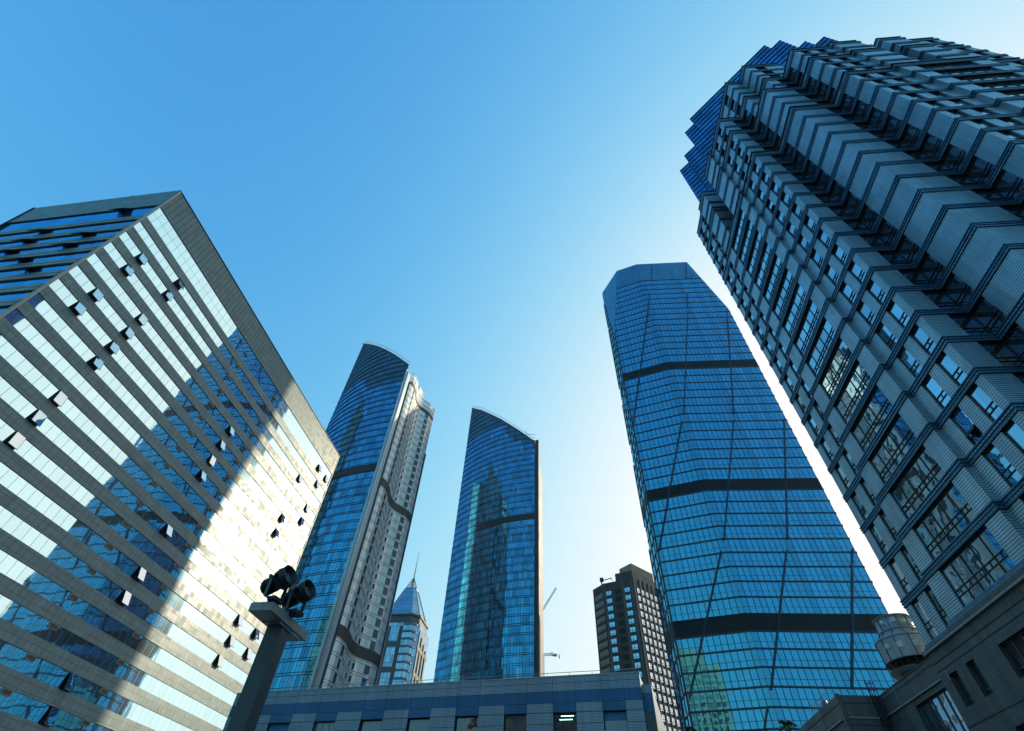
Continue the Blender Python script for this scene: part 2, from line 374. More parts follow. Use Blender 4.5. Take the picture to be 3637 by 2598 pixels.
    for q,zz in ((.12,[(232,206),(204,160),(150,128),(118,92),(84,50),(44,4)]),(.55,[(222,176),(172,150),(146,102),(95,66),(60,20)]),(.97,[(214,190),(180,128),(122,80),(75,40)])):
        for z1,z0 in zz:
            f=MB(F); p=L2+e0*11*q+N0*.3; f.box(P(p,z0),e0*.3,N0*.35,Z*(z1-z0)); f.build('side_fin',navy,T,cut=cuts)
    for s in (0,):
        f=MB(F); f.box(P(L-V((.15,.15,0)),0),V((.45,-.2,0)),V((.1,.4,0)),Z*241); f.build('corner_mullion',navy,T,cut=cuts)
faceted_tower()

# ================================================================ TWIN CURVED TOWERS
def isect(az,c,r):
    d=d2(az); B=-2*d.dot(c); C=c.dot(c)-r*r; return d*((-B-math.sqrt(B*B-4*C))/2)
def lerp_tab(t,tab):
    for (a,x),(b,y) in zip(tab,tab[1:]):
        if t<=b: return x+(y-x)*max(0,(t-a))/(b-a)
    return tab[-1][1]
def curved_tower(T,c,r,azL,azR,eltab,h,zref,mech,step_frac,crownfrac,gl,crown,seg=34,dR=24):
    pL,pR=isect(azL,c,r),isect(azR,c,r)
    a0=math.atan2(pL.y-c.y,pL.x-c.x)%(2*math.pi); a1=math.atan2(pR.y-c.y,pR.x-c.x)%(2*math.pi)
    th=[a0+(a1-a0)*i/seg for i in range(seg+1)]
    pt=lambda t,rr=r: V((c.x+rr*math.cos(t),c.y+rr*math.sin(t),0))
    tops=[]
    for t in th:
        p=pt(t); az=math.degrees(math.atan2(p.x,p.y)); tops.append(1.7+p.length*math.tan(rad(lerp_tab(az,eltab))))
    zmax=max(tops); k0=math.floor(-zref/h)+1; k=k0; nfl=0
    ka=int((zmax-zref)/h)+1
    kmech=round((mech-zref)/h)
    zc=[]
    ist=int(seg*step_frac)
    for k in range(k0,ka+1):
        z0=zref+k*h; z1=z0+h
        b=MB(); any_=False
        for i in range(seg):
            rr=r+(.55 if (z1<=mech+.1 and i>=ist) else 0)
            A,B=pt(th[i],rr),pt(th[i+1],rr); ua,ub=(th[i]-a0)*r,(th[i+1]-a0)*r
            ta,tb=min(z1,tops[i]),min(z1,tops[i+1])
            if max(ta,tb)<=z0+.05: continue
            ta=max(ta,z0);tb=max(tb,z0)
            zcr=lerp_tab(i/seg,crownfrac)
            m=1 if z1>zcr+.5*h else 0
            if k==kmech and i>=seg*.34: m=2
            b.face([P(A,z0),P(B,z0),P(B,tb),P(A,ta)],m,uv=[(ua,z0-zref),(ub,z0-zref),(ub,tb-zref),(ua,ta-zref)]); any_=True
        if any_: b.build('window_band',[gl,crown,dark_metal],T)
        b=MB()
        for dz,hh,out in ((0,.06,.16),(.7,.055,.14)):
            run=[]
            def flush(run):
                if len(run)>1: b.sweep(run,[(0,z0+dz-hh),(out,z0+dz-hh),(out,z0+dz+hh),(0,z0+dz+hh)])
            last=None
            for i in range(seg+1):
                rr=r+(.55 if (z1<=mech+.1 and i>=ist) else 0)
                if tops[i]>z0+dz+.2:
                    if i==ist and z1<=mech+.1: run.append(pt(th[i],r))
                    run.append(pt(th[i],rr))
                else: flush(run); run=[]
            flush(run)
        if b.f: b.build('floor_ledge',navy,T)
    # solid behind the glass, roof edge and rail
    b=MB(); inn=[pt(t,r-.25) for t in th]
    for i in range(seg):
        b.face([P(inn[i],0),P(inn[i+1],0),P(inn[i+1],tops[i+1]-.3),P(inn[i],tops[i]-.3)])
    bk=[pt(th[0],r-24),pt(th[-1],r-dR)]
    b.face([P(bk[0],0),P(inn[0],0),P(inn[0],tops[0]-.3),P(bk[0],tops[0]-6)]); b.face([P(inn[-1],0),P(bk[1],0),P(bk[1],tops[-1]-6),P(inn[-1],tops[-1]-.3)])
    b.face([P(bk[1],0),P(bk[0],0),P(bk[0],tops[0]-6),P(bk[1],tops[-1]-6)])
    for i in range(seg):
        q0=bk[0].lerp(bk[1],i/seg);q1=bk[0].lerp(bk[1],(i+1)/seg); z0=tops[0]-6+(tops[-1]-tops[0])*i/seg; z1=tops[0]-6+(tops[-1]-tops[0])*(i+1)/seg
        b.face([P(inn[i],tops[i]-.3),P(inn[i+1],tops[i+1]-.3),P(q1,z1),P(q0,z0)])
    b.build('core_wall',plain('core_grey',(.1,.12,.13),.6) if 'core_grey' not in bpy.data.materials else bpy.data.materials['core_grey'],T)
    b=MB()
    for i in range(seg):
        A,B=P(pt(th[i]),tops[i]),P(pt(th[i+1]),tops[i+1]); b.bar(A,B,.5,.7)
    b.build('roof_edge',navy,T)
    b=MB()
    for i in range(seg):
        A,B=P(pt(th[i],r-.6),tops[i]+2.6),P(pt(th[i+1],r-.6),tops[i+1]+2.6); b.bar(A,B,.16); b.bar(P(A,tops[i]),A,.14)
    b.build('roof_rail',plain('rail_grey',(.35,.38,.4),.5,.5) if 'rail_grey' not in bpy.data.materials else bpy.data.materials['rail_grey'],T)
    return pL,pR,pt,th,tops
twin=dict(pw=1.25,ph=3.7,oy=0,lw=.07,lh=.05,tilt=.008,wav=.005,ws=.2,var=.38,line=(.01,.03,.07),tr=2.25,mull2=.78,blind=.012)
tg=glass('twin_tower_glass',(.05,.43,.76),(.003,.04,.09),.47,**twin)
tcr=glass('twin_crown_glass',(.05,.22,.32),(.006,.035,.05),.3,pw=1.25,ph=3.7,lw=.04,lh=.04,tilt=.02,wav=.02,var=.35,line=(.01,.03,.05))
stone_fin=plain('pale_cladding',(.42,.54,.58),.45,.35,dirt=.15)
# -- second tower (right-hand twin)
def tower_two():
    T=thing('curved_glass_tower','smaller curved blue glass tower with sloping top, standing alone in the middle','skyscraper',(0,216,0),'twin curved glass towers')
    c=V((32.08,272.0,0)); r=70.65
    et=[(-6.07,43.59),(-4.51,43.46),(-3.0,43.12),(-1.24,42.62),(.1,42.1),(1.42,41.56),(2.8,40.9),(3.98,40.29)]
    pL,pR,pt,th,tops=curved_tower(T,c,r,-6.05,4.22,et,3.58,87.5,126.8,.60,[(0,190),(.62,190),(.66,181),(1,170)],tg,tcr)
    # end pier on the right, its shade put into the dark colour
    b=MB(); d=(pR-c).normalized(); t=V((-d.y,d.x,0))
    ztop=1.7+205*math.tan(rad(40.33))
    b.box(P(pR+t*.15-d*.3,0),t*1.7,-d*3,Z*ztop,0); b.box(P(pR-t*.05-d*.2,0),t*.35,d*.5,Z*(ztop-8),1)
    b.build('end_pier',[tiles('pier_shade_cladding',(.03,.045,.055),1.7,3.58,.05,(.03,.04,.05)),navy],T)
    b=MB(); q=pt(th[30],r-2); b.tube(P(q,tops[30]-1),P(q,tops[30]+6),.09); b.bar(P(q,tops[30]+2.5),P(q+V((5,0,0)),tops[30]+2.5),.14)
    b.build('roof_antenna',dark_metal,T)
tower_two()
# -- first tower, with the wavy pale side
def tower_one():
    T=thing('curved_glass_tower','taller curved blue glass tower with a pale wavy side wall, behind the granite block','skyscraper',(-50,158,0),'twin curved glass towers')
    c=V((-32.267,226.454,0)); r=70.98
    et=[(-25.84,47.566),(-24.6,47.78),(-23.5,47.85),(-22.0,47.78),(-20.52,47.6),(-19.2,47.32),(-17.7,46.953)]
    pL,pR,pt,th,tops=curved_tower(T,c,r,-25.84,-17.75,et,3.7,142.0,114.3,.42,[(0,178),(.45,178),(.5,170),(1,166)],tg,tcr,dR=3)
    d=(pR-c).normalized(); t=V((-d.y,d.x,0))
    ztop=1.7+165*math.tan(rad(46.47))
    b=MB(); 
    b.box(P(pR+t*.05-d*3.5,0),t*.5,d*4.3,Z*ztop,0); b.tube(P(pR+t*.7-d*.3,0),P(pR+t*.7-d*.3,ztop-1),.5,n=14,m=0)
    b.build('edge_fin',[stone_fin],T)
    b=MB(); b.face([V((-52.5,160.4,0)),V((-48.75,162.75,0)),V((-48.75,162.75,ztop-3)),V((-52.5,160.4,ztop-3))],0)
    b.build('recess_wall',tiles('recess_cladding',(.04,.075,.1),2.2,3.7,.06,(.02,.03,.04)),T)
    # wavy side
    S0=[(-48.73,162.67),(-47.69,164.31),(-47.0,167.33),(-46.75,170.25),(-46.95,173.8),(-46.5,177.2),(-45.2,180.2),(-43.1,182.5),(-41.0,184.8),(-39.5,188.9)]
    pts=[V((x,y,0)) for x,y in S0]; fine=[]
    for i in range(len(pts)-1):
        p0=pts[max(0,i-1)];p1=pts[i];p2=pts[i+1];p3=pts[min(len(pts)-1,i+2)]
        for q in range(5):
            s=q/5; fine.append(.5*((2*p1)+(p2-p0)*s+(2*p0-5*p1+4*p2-p3)*s*s+(3*p1-p0-3*p2+p3)*s**3))
    fine.append(pts[-1]); n=len(fine)
    U=[0]
    for a,b_ in zip(fine,fine[1:]): U.append(U[-1]+(b_-a).length)
    Lt=U[-1]
    topz=[(0,179.3),(1,178.4)]
    h=3.7; zref=142.0-.2; mech=[(113.2,116.4),(57.9,61.4),(171.5,173.6)]
    pan=tiles('wavy_panels',(.66,.76,.76),1.05,3.7,.035,(.16,.22,.24),.06,stain=.08,rough=.36,oy=0,spec=.7,metal=.25,bump=.0)
    b=MB()
    tz=[lerp_tab(x/Lt,topz) for x in U]
    for i in range(n-1):
        b.face([P(fine[i],0),P(fine[i+1],0),P(fine[i+1],min(tz[i],tz[i+1]) if abs(tz[i]-tz[i+1])>2 else tz[i+1]),P(fine[i],tz[i])],0,uv=[(U[i],-zref),(U[i+1],-zref),(U[i+1],tz[i+1]-zref),(U[i],tz[i]-zref)])
    e=V((-46.5,222,0)); 
    b.face([P(fine[-1],0),P(e,0),P(e,178),P(fine[-1],178.3)],0)
    b.face([P(fine[i],177.5) for i in range(0,n,3)]+[P(e,177.5)],0)
    b.build('wavy_wall',[pan],T)
    b=MB(); sub=fine[22:32]; bk=[p-V((6,0,0)) for p in reversed(sub)]
    b.prism(sub+bk,178.5,183.2,0,0); b.build('roof_block',pan,T)
    b=MB(); b.sweep(fine,[(-.3,178.6),(.12,178.6),(.12,179.2),(-.3,179.2)]); b.build('parapet_cap',stone_fin,T)
    for z0 in [zref+k*h for k in range(-38,10)]:
        b=MB(); b.sweep(fine,[(0,z0-.06),(.07,z0-.06),(.07,z0+.03),(0,z0+.03)]); b.sweep(fine,[(0,z0+.75),(.07,z0+.75),(.07,z0+.84),(0,z0+.84)])
        b.build('floor_joint',dark_metal,T)
    for z0,z1 in mech:
        b=MB(); b.sweep(fine,[(0,z0),(.1,z0),(.1,z1),(0,z1)]); b.build('louvre_belt',plain('bronze_belt',(.05,.048,.042),.55) if 'bronze_belt' not in bpy.data.materials else bpy.data.materials['bronze_belt'],T)
    b=MB(); b.bar(P(fine[-1]+V((.2,0,0)),0),P(fine[-1]+V((.2,0,0)),150),.8,.6); b.build('corner_post',navy,T)
    def at(s):
        for i in range(n-1):
            if U[i+1]>=s: 
                q=(s-U[i])/(U[i+1]-U[i]); dd=(fine[i+1]-fine[i]).normalized(); return fine[i].lerp(fine[i+1],q),V((dd.y,-dd.x,0))
        return fine[-1],V((1,0,0))
    dg=glass('slot_window_glass',(.2,.35,.5),(.008,.018,.026),.12,pw=50,ph=50,lw=0,lh=0,tilt=.0,wav=.01)
    bg=glass('bright_window_glass',(.9,.97,1.0),(.05,.07,.08),.85,pw=.95,ph=1.3,lw=.02,lh=.02,tilt=.02,wav=.01,line=(.2,.26,.3))
    cols=[(.17*Lt,1.7,2.75,.85,dg),(.515*Lt,.75,1.6,1.1,dg),(.60*Lt,1.05,1.6,1.0,dg),(.80*Lt,2.1,2.6,.9,bg)]
    cnt=0; rest=MB(); done=False
    for ci,(s,w_,hh,dz,mt) in enumerate(cols):
        for k in range(-38,8):
            z=zref+k*h+dz+.2
            if z<30 or any(a-1<z+hh/2<b_+1 for a,b_ in mech): continue
            b=MB(); a_,na=at(s-w_/2); c_,nc=at(s+w_/2); o1,o2=na*.09,nc*.09
            if ci in (1,2): o1,o2=na*.05,nc*.05
            b.face([P(a_+o1,z),P(c_+o2,z),P(c_+o2,z+hh),P(a_+o1,z+hh)])
            if ci in (1,2): b.bar(P(a_+o1*1.4,z+hh),P(c_+o2*1.4,z+hh),.12,.1,m=0)
            if cnt<96 or True: b.build('window',mt,T) if cnt<98 else (rest.face(b.v[:4]))
            cnt+=1
    if rest.f: tag(rest.build('window',dg,T),kind='stuff')
tower_one()
# ================================================================ STEPPED OFFICE TOWER (right) on its podium
RA=d2(7.5); RB=d2(97.25); RC=V((36.155,15.334,0))
def rt(a,b,z=0): return RC+RA*a+RB*b+Z*z
def stepped_tower():
    T=thing('stepped_office_tower','dark stepped office tower with ribbed cladding and dark cornices at every floor','skyscraper',rt(5,5,18.4))
    wallm=ribs('ribbed_cladding',(.42,.58,.66),.2,.03,(.08,.14,.18),.12,vj=0,stain=.2,rough=.42,metal=.62)
    g=G('dentil_cornice'); u,x,y=g.uv(); ix,fx,ex=cell(g,x,.34); iy,fy,ey=cell(g,y,.38)
    dm=g.mt('MULTIPLY',g.mt('LESS_THAN',fx,.5),g.mt('LESS_THAN',fy,.22))
    nn=g.noise(u,.8,4,.6).outputs[0]
    cb=g.vm('SCALE',(.06,.17,.27),scale=g.ramp(nn,.3,.7,.7,1.25))
    bb=g.bsdf(Base_Color=g.mix(dm,cb,(.25,.42,.55,1)),Roughness=.4,Metallic=.6); cornm=g.fin(bb.outputs[0])
    wg=glass('office_window_glass',(.52,.84,1.0),(.01,.022,.03),.6,pw=1.33,ph=60,lw=0,lh=0,tilt=.012,wav=.01,ws=.5,var=.18,blind=.04)
    wgd=glass('corner_window_glass',(.4,.6,.8),(.006,.012,.018),.22,pw=1.2,ph=60,lw=0,lh=0,tilt=.01,wav=.01,ws=.5,var=.2)
    frm=plain('bronze_frame',(.05,.047,.038),.45,.5)
    z0=18.45; FH=3.6; CH=.62; zk=lambda k: z0+FH*k
    A0=[(27.13,-3.78),(21.98,-3.78)]; A2=[(11.57,-4.28),(11.57,-3.78),(5.73,-3.78),(5.73,0)]
    slot=[(21.98,-4.28),(18.6,-4.28),(18.6,2.2),(15.43,2.2),(15.43,-4.28)]
    mir=lambda L_: [(b,a) for a,b in reversed(L_)]
    base=A0+[(21.98,-4.28)]+A2+[(0,0)]; base=base+mir(base[:-1])
    t1=A0+slot+A2+[(0,0)]; t1=t1+mir(t1[:-1])
    t2=A0+slot+A2+[(2.5,0)]; t2=t2+[(2.5,2.5)]+mir(t2)
    t3=[(8.5,0),(2.5,0)]; t3=t3+[(2.5,2.5)]+mir(t3)
    tiers=[(0,16,base,[(27.13,27.13)]),(16,19,t1,[(27.13,27.13)]),(19,21,t2,[(27.13,27.13)]),(21,24,t3,[(8.5,8.5)])]
    # openings: (a-b key of the wall line) -> intervals
    def openings(p,q,k):
        (a0,b0),(a1,b1)=p,q; r=[]
        if b0==b1 and a1<a0:      # west-facing wall, travelling towards the camera
            for lo,hi,b in ((22.43,23.63,-3.78),(24.93,26.13,-3.78),(13.38,20.03,-4.28),(8.91,10.22,-3.78),(6.53,7.77,-3.78),(3.98,5.73,0)):
                if abs(b-b0)<.01 and lo>=a1-.01 and hi<=a0+.01: r.append((a0-hi,a0-lo,hi-lo))
            if k>=21 and b0==0: pass
        if a0==a1 and b1>b0:      # south-facing wall
            for lo,hi,a in ((22.43,23.63,-3.78),(24.93,26.13,-3.78),(13.38,20.03,-4.28),(8.91,10.22,-3.78),(6.53,7.77,-3.78),(3.98,5.73,0)):
                if abs(a-a0)<.01 and lo>=b0-.01 and hi<=b1+.01: r.append((lo-b0,hi-b0,hi-lo))
            if abs(a0-5.73)<.01 and b1==0: r.append((3.78-1.75,3.78,1.75))
        if b0==b1 and abs(b0-5.73)<.01 and a1<-3: r.append((0,1.75,1.75))
        return sorted(r)
    wins=[]; wall=MB(); 
    for k0,k1,path,back in tiers:
        for k in range(k0,k1):
            za,zb=zk(k),zk(k+1); zt=zb-CH
            for i,(p,q) in enumerate(zip(path,path[1:])):
                A,B=rt(*p),rt(*q); d=(B-A).normalized(); L=(B-A).length; n=V((d.y,-d.x,0)); cur=0.0; D=.2
                ops=openings(p,q,k)
                if ops and k in (0,) : pass
                for t0,t1_,w in ops:
                    t0=max(0,min(t0,L)); t1_=min(t1_,L)
                    if t0>cur+.01: wall.face([P(A+d*cur,za),P(A+d*t0,za),P(A+d*t0,zb),P(A+d*cur,zb)])
                    ext0=D if t0<.02 else 0; ext1=D if t1_>L-.02 else 0
                    f0,f1=A+d*t0,A+d*t1_
                    wall.face([P(f0,zt),P(f1,zt),P(f1,zb),P(f0,zb)])
                    wall.face([P(f0,zt),P(f0-n*D-d*ext0,zt),P(f1-n*D+d*ext1,zt),P(f1,zt)],1)  # head soffit coloured black for the shade under it
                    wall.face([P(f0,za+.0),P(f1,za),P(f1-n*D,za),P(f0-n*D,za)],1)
                    if not ext0: wall.face([P(f0,za),P(f0-n*D,za),P(f0-n*D,zt),P(f0,zt)],0)
                    if not ext1: wall.face([P(f1-n*D,za),P(f1,za),P(f1,zt),P(f1-n*D,zt)],0)
                    wins.append((f0-n*D-d*ext0,f1-n*D+d*ext1,n,za,zt,w))
                    cur=t1_
                if cur<L-.01: wall.face([P(A+d*cur,za),P(B,za),P(B,zb),P(A+d*cur,zb)])
            c=MB(); c.sweep([rt(*p) for p in path],[(-.02,zb-CH),(.10,zb-CH),(.12,zb-CH+.09),(.05,zb-CH+.12),(.05,zb-CH+.25),(.13,zb-CH+.28),(.14,zb-CH+.37),(.06,zb-CH+.4),(.06,zb-CH+.5),(.16,zb-CH+.53),(.16,zb-.02),(-.02,zb)])
            if k+1<k1 or True: c.build('cornice',cornm,T)
        zr=zk(k1)
        c=MB(); pts=[rt(*p) for p in path]
        for A,B in zip(pts,pts[1:]):
            d=(B-A).normalized(); n=V((d.y,-d.x,0))
            c.face([P(A,zr),P(B,zr),P(B,zr+1.0),P(A,zr+1.0)]); c.face([P(B-n*.35,zr),P(A-n*.35,zr),P(A-n*.35,zr+1.0),P(B-n*.35,zr+1.0)])
        c.sweep(pts,[(-.4,zr+1.0),(.14,zr+1.0),(.14,zr+1.18),(-.4,zr+1.18)],1)
        c.build('parapet',[wallm,navy],T)
        poly=pts+[rt(*p) for p in back]; wall.face([P(p,zr+.05) for p in poly],2)
        a,b=pts[-1],rt(*back[0]); c0=pts[0]
        wall.face([P(a,zk(k0)),P(b,zk(k0)),P(b,zr),P(a,zr)]); wall.face([P(b,zk(k0)),P(c0,zk(k0)),P(c0,zr),P(b,zr)])
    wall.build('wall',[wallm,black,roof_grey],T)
    c=MB(); pts=[rt(*p) for p in base]
    c.sweep(pts,[(0,z0-1.7),(.1,z0-1.7),(.1,z0-.95),(.24,z0-.9),(.24,z0-.78),(.1,z0-.72),(.1,z0-.5),(.27,z0-.45),(.27,z0-.3),(.12,z0-.25),(.12,z0-.05),(0,z0)])
    c.build('base_cornice',cornm,T)
    # windows: nearest hundred are parts of their own, the remainder one part
    wins.sort(key=lambda w_: ((w_[0]+w_[1])/2+Z*w_[3]-CAM).length)
    restg,restf=MB(),MB()
    for i,(f0,f1,n,za,zt,w) in enumerate(wins):
        gb,fb=(MB(),MB()) if i<100 else (restg,restf)
        d=(f1-f0).normalized(); L=(f1-f0).length; h=zt-za; corner=abs(w-1.75)<.01
        gb.face([P(f0,za),P(f1,za),P(f1,zt),P(f0,zt)],1 if corner else 0,uv=[(i*40,0),(i*40+L,0),(i*40+L,h),(i*40,h)])
        o=n*.03
        bar=lambda p,q,w_: fb.box(V(p)-n*.02-d*w_/2 if abs(V(q).z-V(p).z)>.5 else V(p)-n*.02-Z*w_/2,(n*.09),(d*w_ if abs(V(q).z-V(p).z)>.5 else Z*w_),V(q)-V(p))
        t1,t2=za+h*.27,za+h*.41
        for z_,w_ in ((za+.03,.06),(t1,.05),(t2,.05),(zt-.03,.05)): bar(P(f0,z_),P(f1,z_),w_)
        m=5 if w>5 else 1
        for j in range(m+1): bar(P(f0+d*(L*j/m+(.03 if j==0 else -.03 if j==m else 0)),za),P(f0+d*(L*j/m+(.03 if j==0 else -.03 if j==m else 0)),zt),.05)
        for j in range(m): bar(P(f0+d*(L*(j+.5)/m),t1),P(f0+d*(L*(j+.5)/m)+Z*.0,t2+0.0) if t2-t1>.5 else P(f0+d*(L*(j+.5)/m),t1+.55),.05) if False else fb.box(P(f0+d*(L*(j+.5)/m-.025),t1)-n*.02,n*.08,d*.05,Z*(t2-t1))
        rnd=random.random()
        if rnd<.07 and not corner:
            ht=P(f0+d*L*.1,t2)+n*.05; fb.box(ht,d*min(L*.8,1.0),(-Z*.8+n*.6)*.62,n*.04)
        if i<100:
            wo=gb.build('window',[wg,wgd],T); fb.build('frame',frm,wo)
    if restg.f:
        wo=tag(restg.build('window',[wg,wgd],T),kind='stuff'); tag(restf.build('frame',frm,wo),kind='stuff')
    # blue glass shaft behind the stepped shoulders
    sg=glass('shaft_glass',(.07,.38,.74),(.004,.03,.08),.5,pw=1.8,ph=3.9,lw=.03,lh=.03,tilt=.008,wav=.004,var=.28,line=(.01,.025,.05))
    dg=(-1,1)
    saw=[(30,3.4),(26.8,.2)]
    def tooth(p,q):
        s_=(p[0]-q[0])/.7071; t_=(q[1]-p[1])/.7071; tt=(s_+t_)/2; return (p[0]-.7071*tt,p[1]+.7071*tt)
    pk=[(26.8,.1),(23.1,.7),(17.65,.1),(14.6,.8)]; path=[]
    for p,q in zip(pk,pk[1:]): path+= [p,tooth(p,q)]
    path.append(pk[-1]); path=path+mir(path)
    b=MB(rt(0,0)); poly=[rt(*p) for p in path]+[rt(12,40),rt(40,40),rt(40,12)]
    b.prism(poly,70,129.5,0,1); sh=b.build('glass_shaft',[sg,roof_grey],T)
    for k in range(14):
        z_=129.6-3.9*k; c=MB()
        for dz in (0,-.5,-1.9,-2.4): c.sweep([rt(*p) for p in path],[(0,z_+dz-.1),(.07,z_+dz-.1),(.07,z_+dz),(0,z_+dz)])
        c.build('floor_ledge',navy,sh)
stepped_tower()

def podium():
    T=thing('stone_podium','grey-brown stone podium under the stepped tower with dark slit windows','podium building',rt(16,-4.8))
    st=tiles('podium_stone',(.15,.165,.165),1.15,.83,.012,(.035,.035,.035),.16,stain=.35,rough=.5,oy=17.35-.83*30,streak=.3,alt=(.12,.135,.135))
    led=plain('ledge_stone',(.36,.36,.34),.5,dirt=.2)
    wd=glass('podium_glass',(.25,.4,.55),(.004,.006,.009),.14,pw=50,ph=50,lw=0,lh=0,tilt=.004,wav=.01)
    wb=glass('podium_wide_glass',(.35,.6,.85),(.006,.015,.028),.32,pw=1.02,ph=50,lw=0,lh=0,tilt=.008,wav=.03,ws=1.0)
    fr=plain('steel_frame',(.13,.13,.13),.35,.7)
    b=MB(rt(0,0)); w=lambda a,bb,z: rt(a,bb,z)
    ops=[(23.7,24.87,13.45,15.55,'s'),(21.35,22.45,13.45,15.55,'s'),(15.3,18.45,13.42,15.4,'w'),(25.93,31.05,10.2,15.12,'g'),(19.6,21.4,8.6,11.5,'s'),(10.5,13.0,13.42,15.4,'s'),(24.0,25.3,8.6,11.5,'s')]
    def wallrect(b,pb,a0,a1,z0,z1,ops,D=.4,m=0):
        """west wall at b=pb from a0 (south) to a1 (north) with openings"""
        zs=sorted({z0,z1}|{z for o in ops for z in o[2:4] if z0<z<z1}); as_=sorted({a0,a1}|{a for o in ops for a in o[:2] if a0<a<a1})
        for za,zb in zip(zs,zs[1:]):
            for x0,x1 in zip(as_,as_[1:]):
                cx,cz=(x0+x1)/2,(za+zb)/2
                if any(o[0]<cx<o[1] and o[2]<cz<o[3] for o in ops): continue
                b.face([w(x1,pb,za),w(x0,pb,za),w(x0,pb,zb),w(x1,pb,zb)],m)
        for o in ops:
            x0,x1,za,zb=o[:4]
            b.face([w(x1,pb,zb),w(x0,pb,zb),w(x0,pb+D,zb),w(x1,pb+D,zb)],1); b.face([w(x0,pb,za),w(x1,pb,za),w(x1,pb+D,za),w(x0,pb+D,za)],m)  # opening heads get their shade as black colour
            b.face([w(x1,pb,za),w(x1,pb,zb),w(x1,pb+D,zb),w(x1,pb+D,za)],m); b.face([w(x0,pb,zb),w(x0,pb,za),w(x0,pb+D,za),w(x0,pb+D,zb)],m)
    pb=-4.8
    wallrect(b,pb,-12,25.93,0,17.3,[o for o in ops if o[4]!='g'],.4)
    wallrect(b,pb+.06,25.93,35.95,0,17.2,[o for o in ops if o[4]=='g'],.4)
    b.face([w(25.93,pb,0),w(25.93,pb,17.3),w(25.93,pb+.06,17.3),w(25.93,pb+.06,0)],0)
    # front block: south wall a=35.95 from b=-8.5, west wall b=-8.5
    b.face([w(35.95,-8.5,0),w(35.95,pb+.06,0),w(35.95,pb+.06,17.2),w(35.95,-8.5,17.2)],0)
    wallrect(b,-8.5,35.95,70,0,17.2,[(39,44,10.2,15.1,'g')],.4)
    b.face([w(35.95,-8.5,17.2),w(35.95,20,17.2),w(70,20,17.2),w(70,-8.5,17.2)],0)
    b.face([w(25.93,pb,17.1),w(25.93,20,17.1),w(36.2,20,17.1),w(36.2,pb,17.1)],0)
    b.face([w(-12,pb,17.3),w(-12,30,17.3),w(28,30,17.3),w(28,pb,17.3)],0)
    b.face([w(-12,pb,0),w(-12,30,0),w(-12,30,17.3),w(-12,pb,17.3)],0) if False else b.face([w(-12,pb,0),w(-12,pb,17.3),w(-12,30,17.3),w(-12,30,0)][::-1],0)
    # plinth between ledge and the tower's base cornice
    pl=[rt(27.5,-4.15),rt(22.0,-4.15),rt(22.0,-4.6),rt(11.5,-4.6),rt(11.5,-4.15),rt(5.4,-4.15),rt(5.4,-.4),rt(-.4,-.4),rt(-.4,5.4),rt(-4.1,5.4),rt(-4.1,30)]
    for A,B in zip(pl,pl[1:]): b.face([P(A,17.2),P(B,17.2),P(B,18.0),P(A,18.0)],0)
    b.face([P(p,17.98) for p in pl]+[rt(27.5,30,17.98)],0)
    b.build('wall',[st,black],T)
    def run(name,pts,z,out,h,mt):
        f=MB(); f.sweep(pts,[(-.05,z-h),(out,z-h),(out,z),(-.05,z)]); return f.build(name,mt,T)
    run('stone_ledge',[w(26.1,pb,0),w(-12,pb,0)],17.42,.22,.14,led)
    run('stone_ledge',[w(36.0,pb+.06,0),w(25.95,pb+.06,0)],15.62,.16,.1,led)
    run('stone_ledge',[w(70,-8.5,0),w(36.5,-8.5,0)],15.42,.16,.1,led)
    run('stone_ledge',[w(35.95,-8.2,0),w(35.95,-5.0,0)],15.46,.1,.1,led)
    for z,pts in ((16.6,[w(25.93,pb,0),w(-12,pb,0)]),(16.05,[w(25.93,pb,0),w(-12,pb,0)]),(16.75,[w(35.9,pb+.06,0),w(26,pb+.06,0)]),(16.6,[w(70,-8.5,0),w(36,-8.5,0)]),(16.6,[w(35.95,-8.4,0),w(35.95,-4.9,0)]),(14.9,[w(35.95,-8.4,0),w(35.95,-4.9,0)]),(12.5,[w(25.93,pb,0),w(-12,pb,0)])):
        run('course_band',pts,z,.03,.05,plain('dark_joint',(.05,.05,.048),.7) if 'dark_joint' not in bpy.data.materials else bpy.data.materials['dark_joint'])
    f=MB(); f.box(w(35.9,-8.62,0),RA*.35,RB*.35,Z*17.3); f.build('corner_pier',st,T)
    for a0,a1,z0,z1,kd in ops+[(39,44,10.2,15.1,'n')]:
        q=(-8.5 if kd=='n' else pb)+.34; f=MB(); L=a1-a0
        f.face([w(a1,q,z0),w(a0,q,z0),w(a0,q,z1),w(a1,q,z1)],uv=[(0,z0),(L,z0),(L,z1),(0,z1)])
        wo=f.build('window',wb if kd in 'gn' else wd,T); f=MB()
        bar=lambda aa,za,ab,zb,t=.06: f.bar(w(aa,q-.04,za),w(ab,q-.04,zb),t,.08,up=RB)
        for aa in (a0+.03,a1-.03): bar(aa,z0,aa,z1,.08)
        bar(a0,z1-.03,a1,z1-.03); bar(a0,z0+.03,a1,z0+.03)
        if kd in 'gn':
            for j in range(1,5): bar(a0+L*j/5,z0,a0+L*j/5,z1,.07)
            bar(a0,12.4,a1,12.4,.06)
        elif kd=='w':
            for j in range(1,3): bar(a0+L*j/3,z0,a0+L*j/3,z1,.06)
            bar(a0,z0+.5,a1,z0+.5)
        else:
            bar(a0,z0+.4,a1,z0+.4); bar((a0+a1)/2,z0,(a0+a1)/2,z0+.4,.05)
        f.bar(w(a1-.02,q-.3,z0),w(a1-.02,q-.3,z1),.07,.07,up=RB); f.build('frame',fr,wo)
    # cat ladder with uprights reaching over the roof edge
    f=MB()
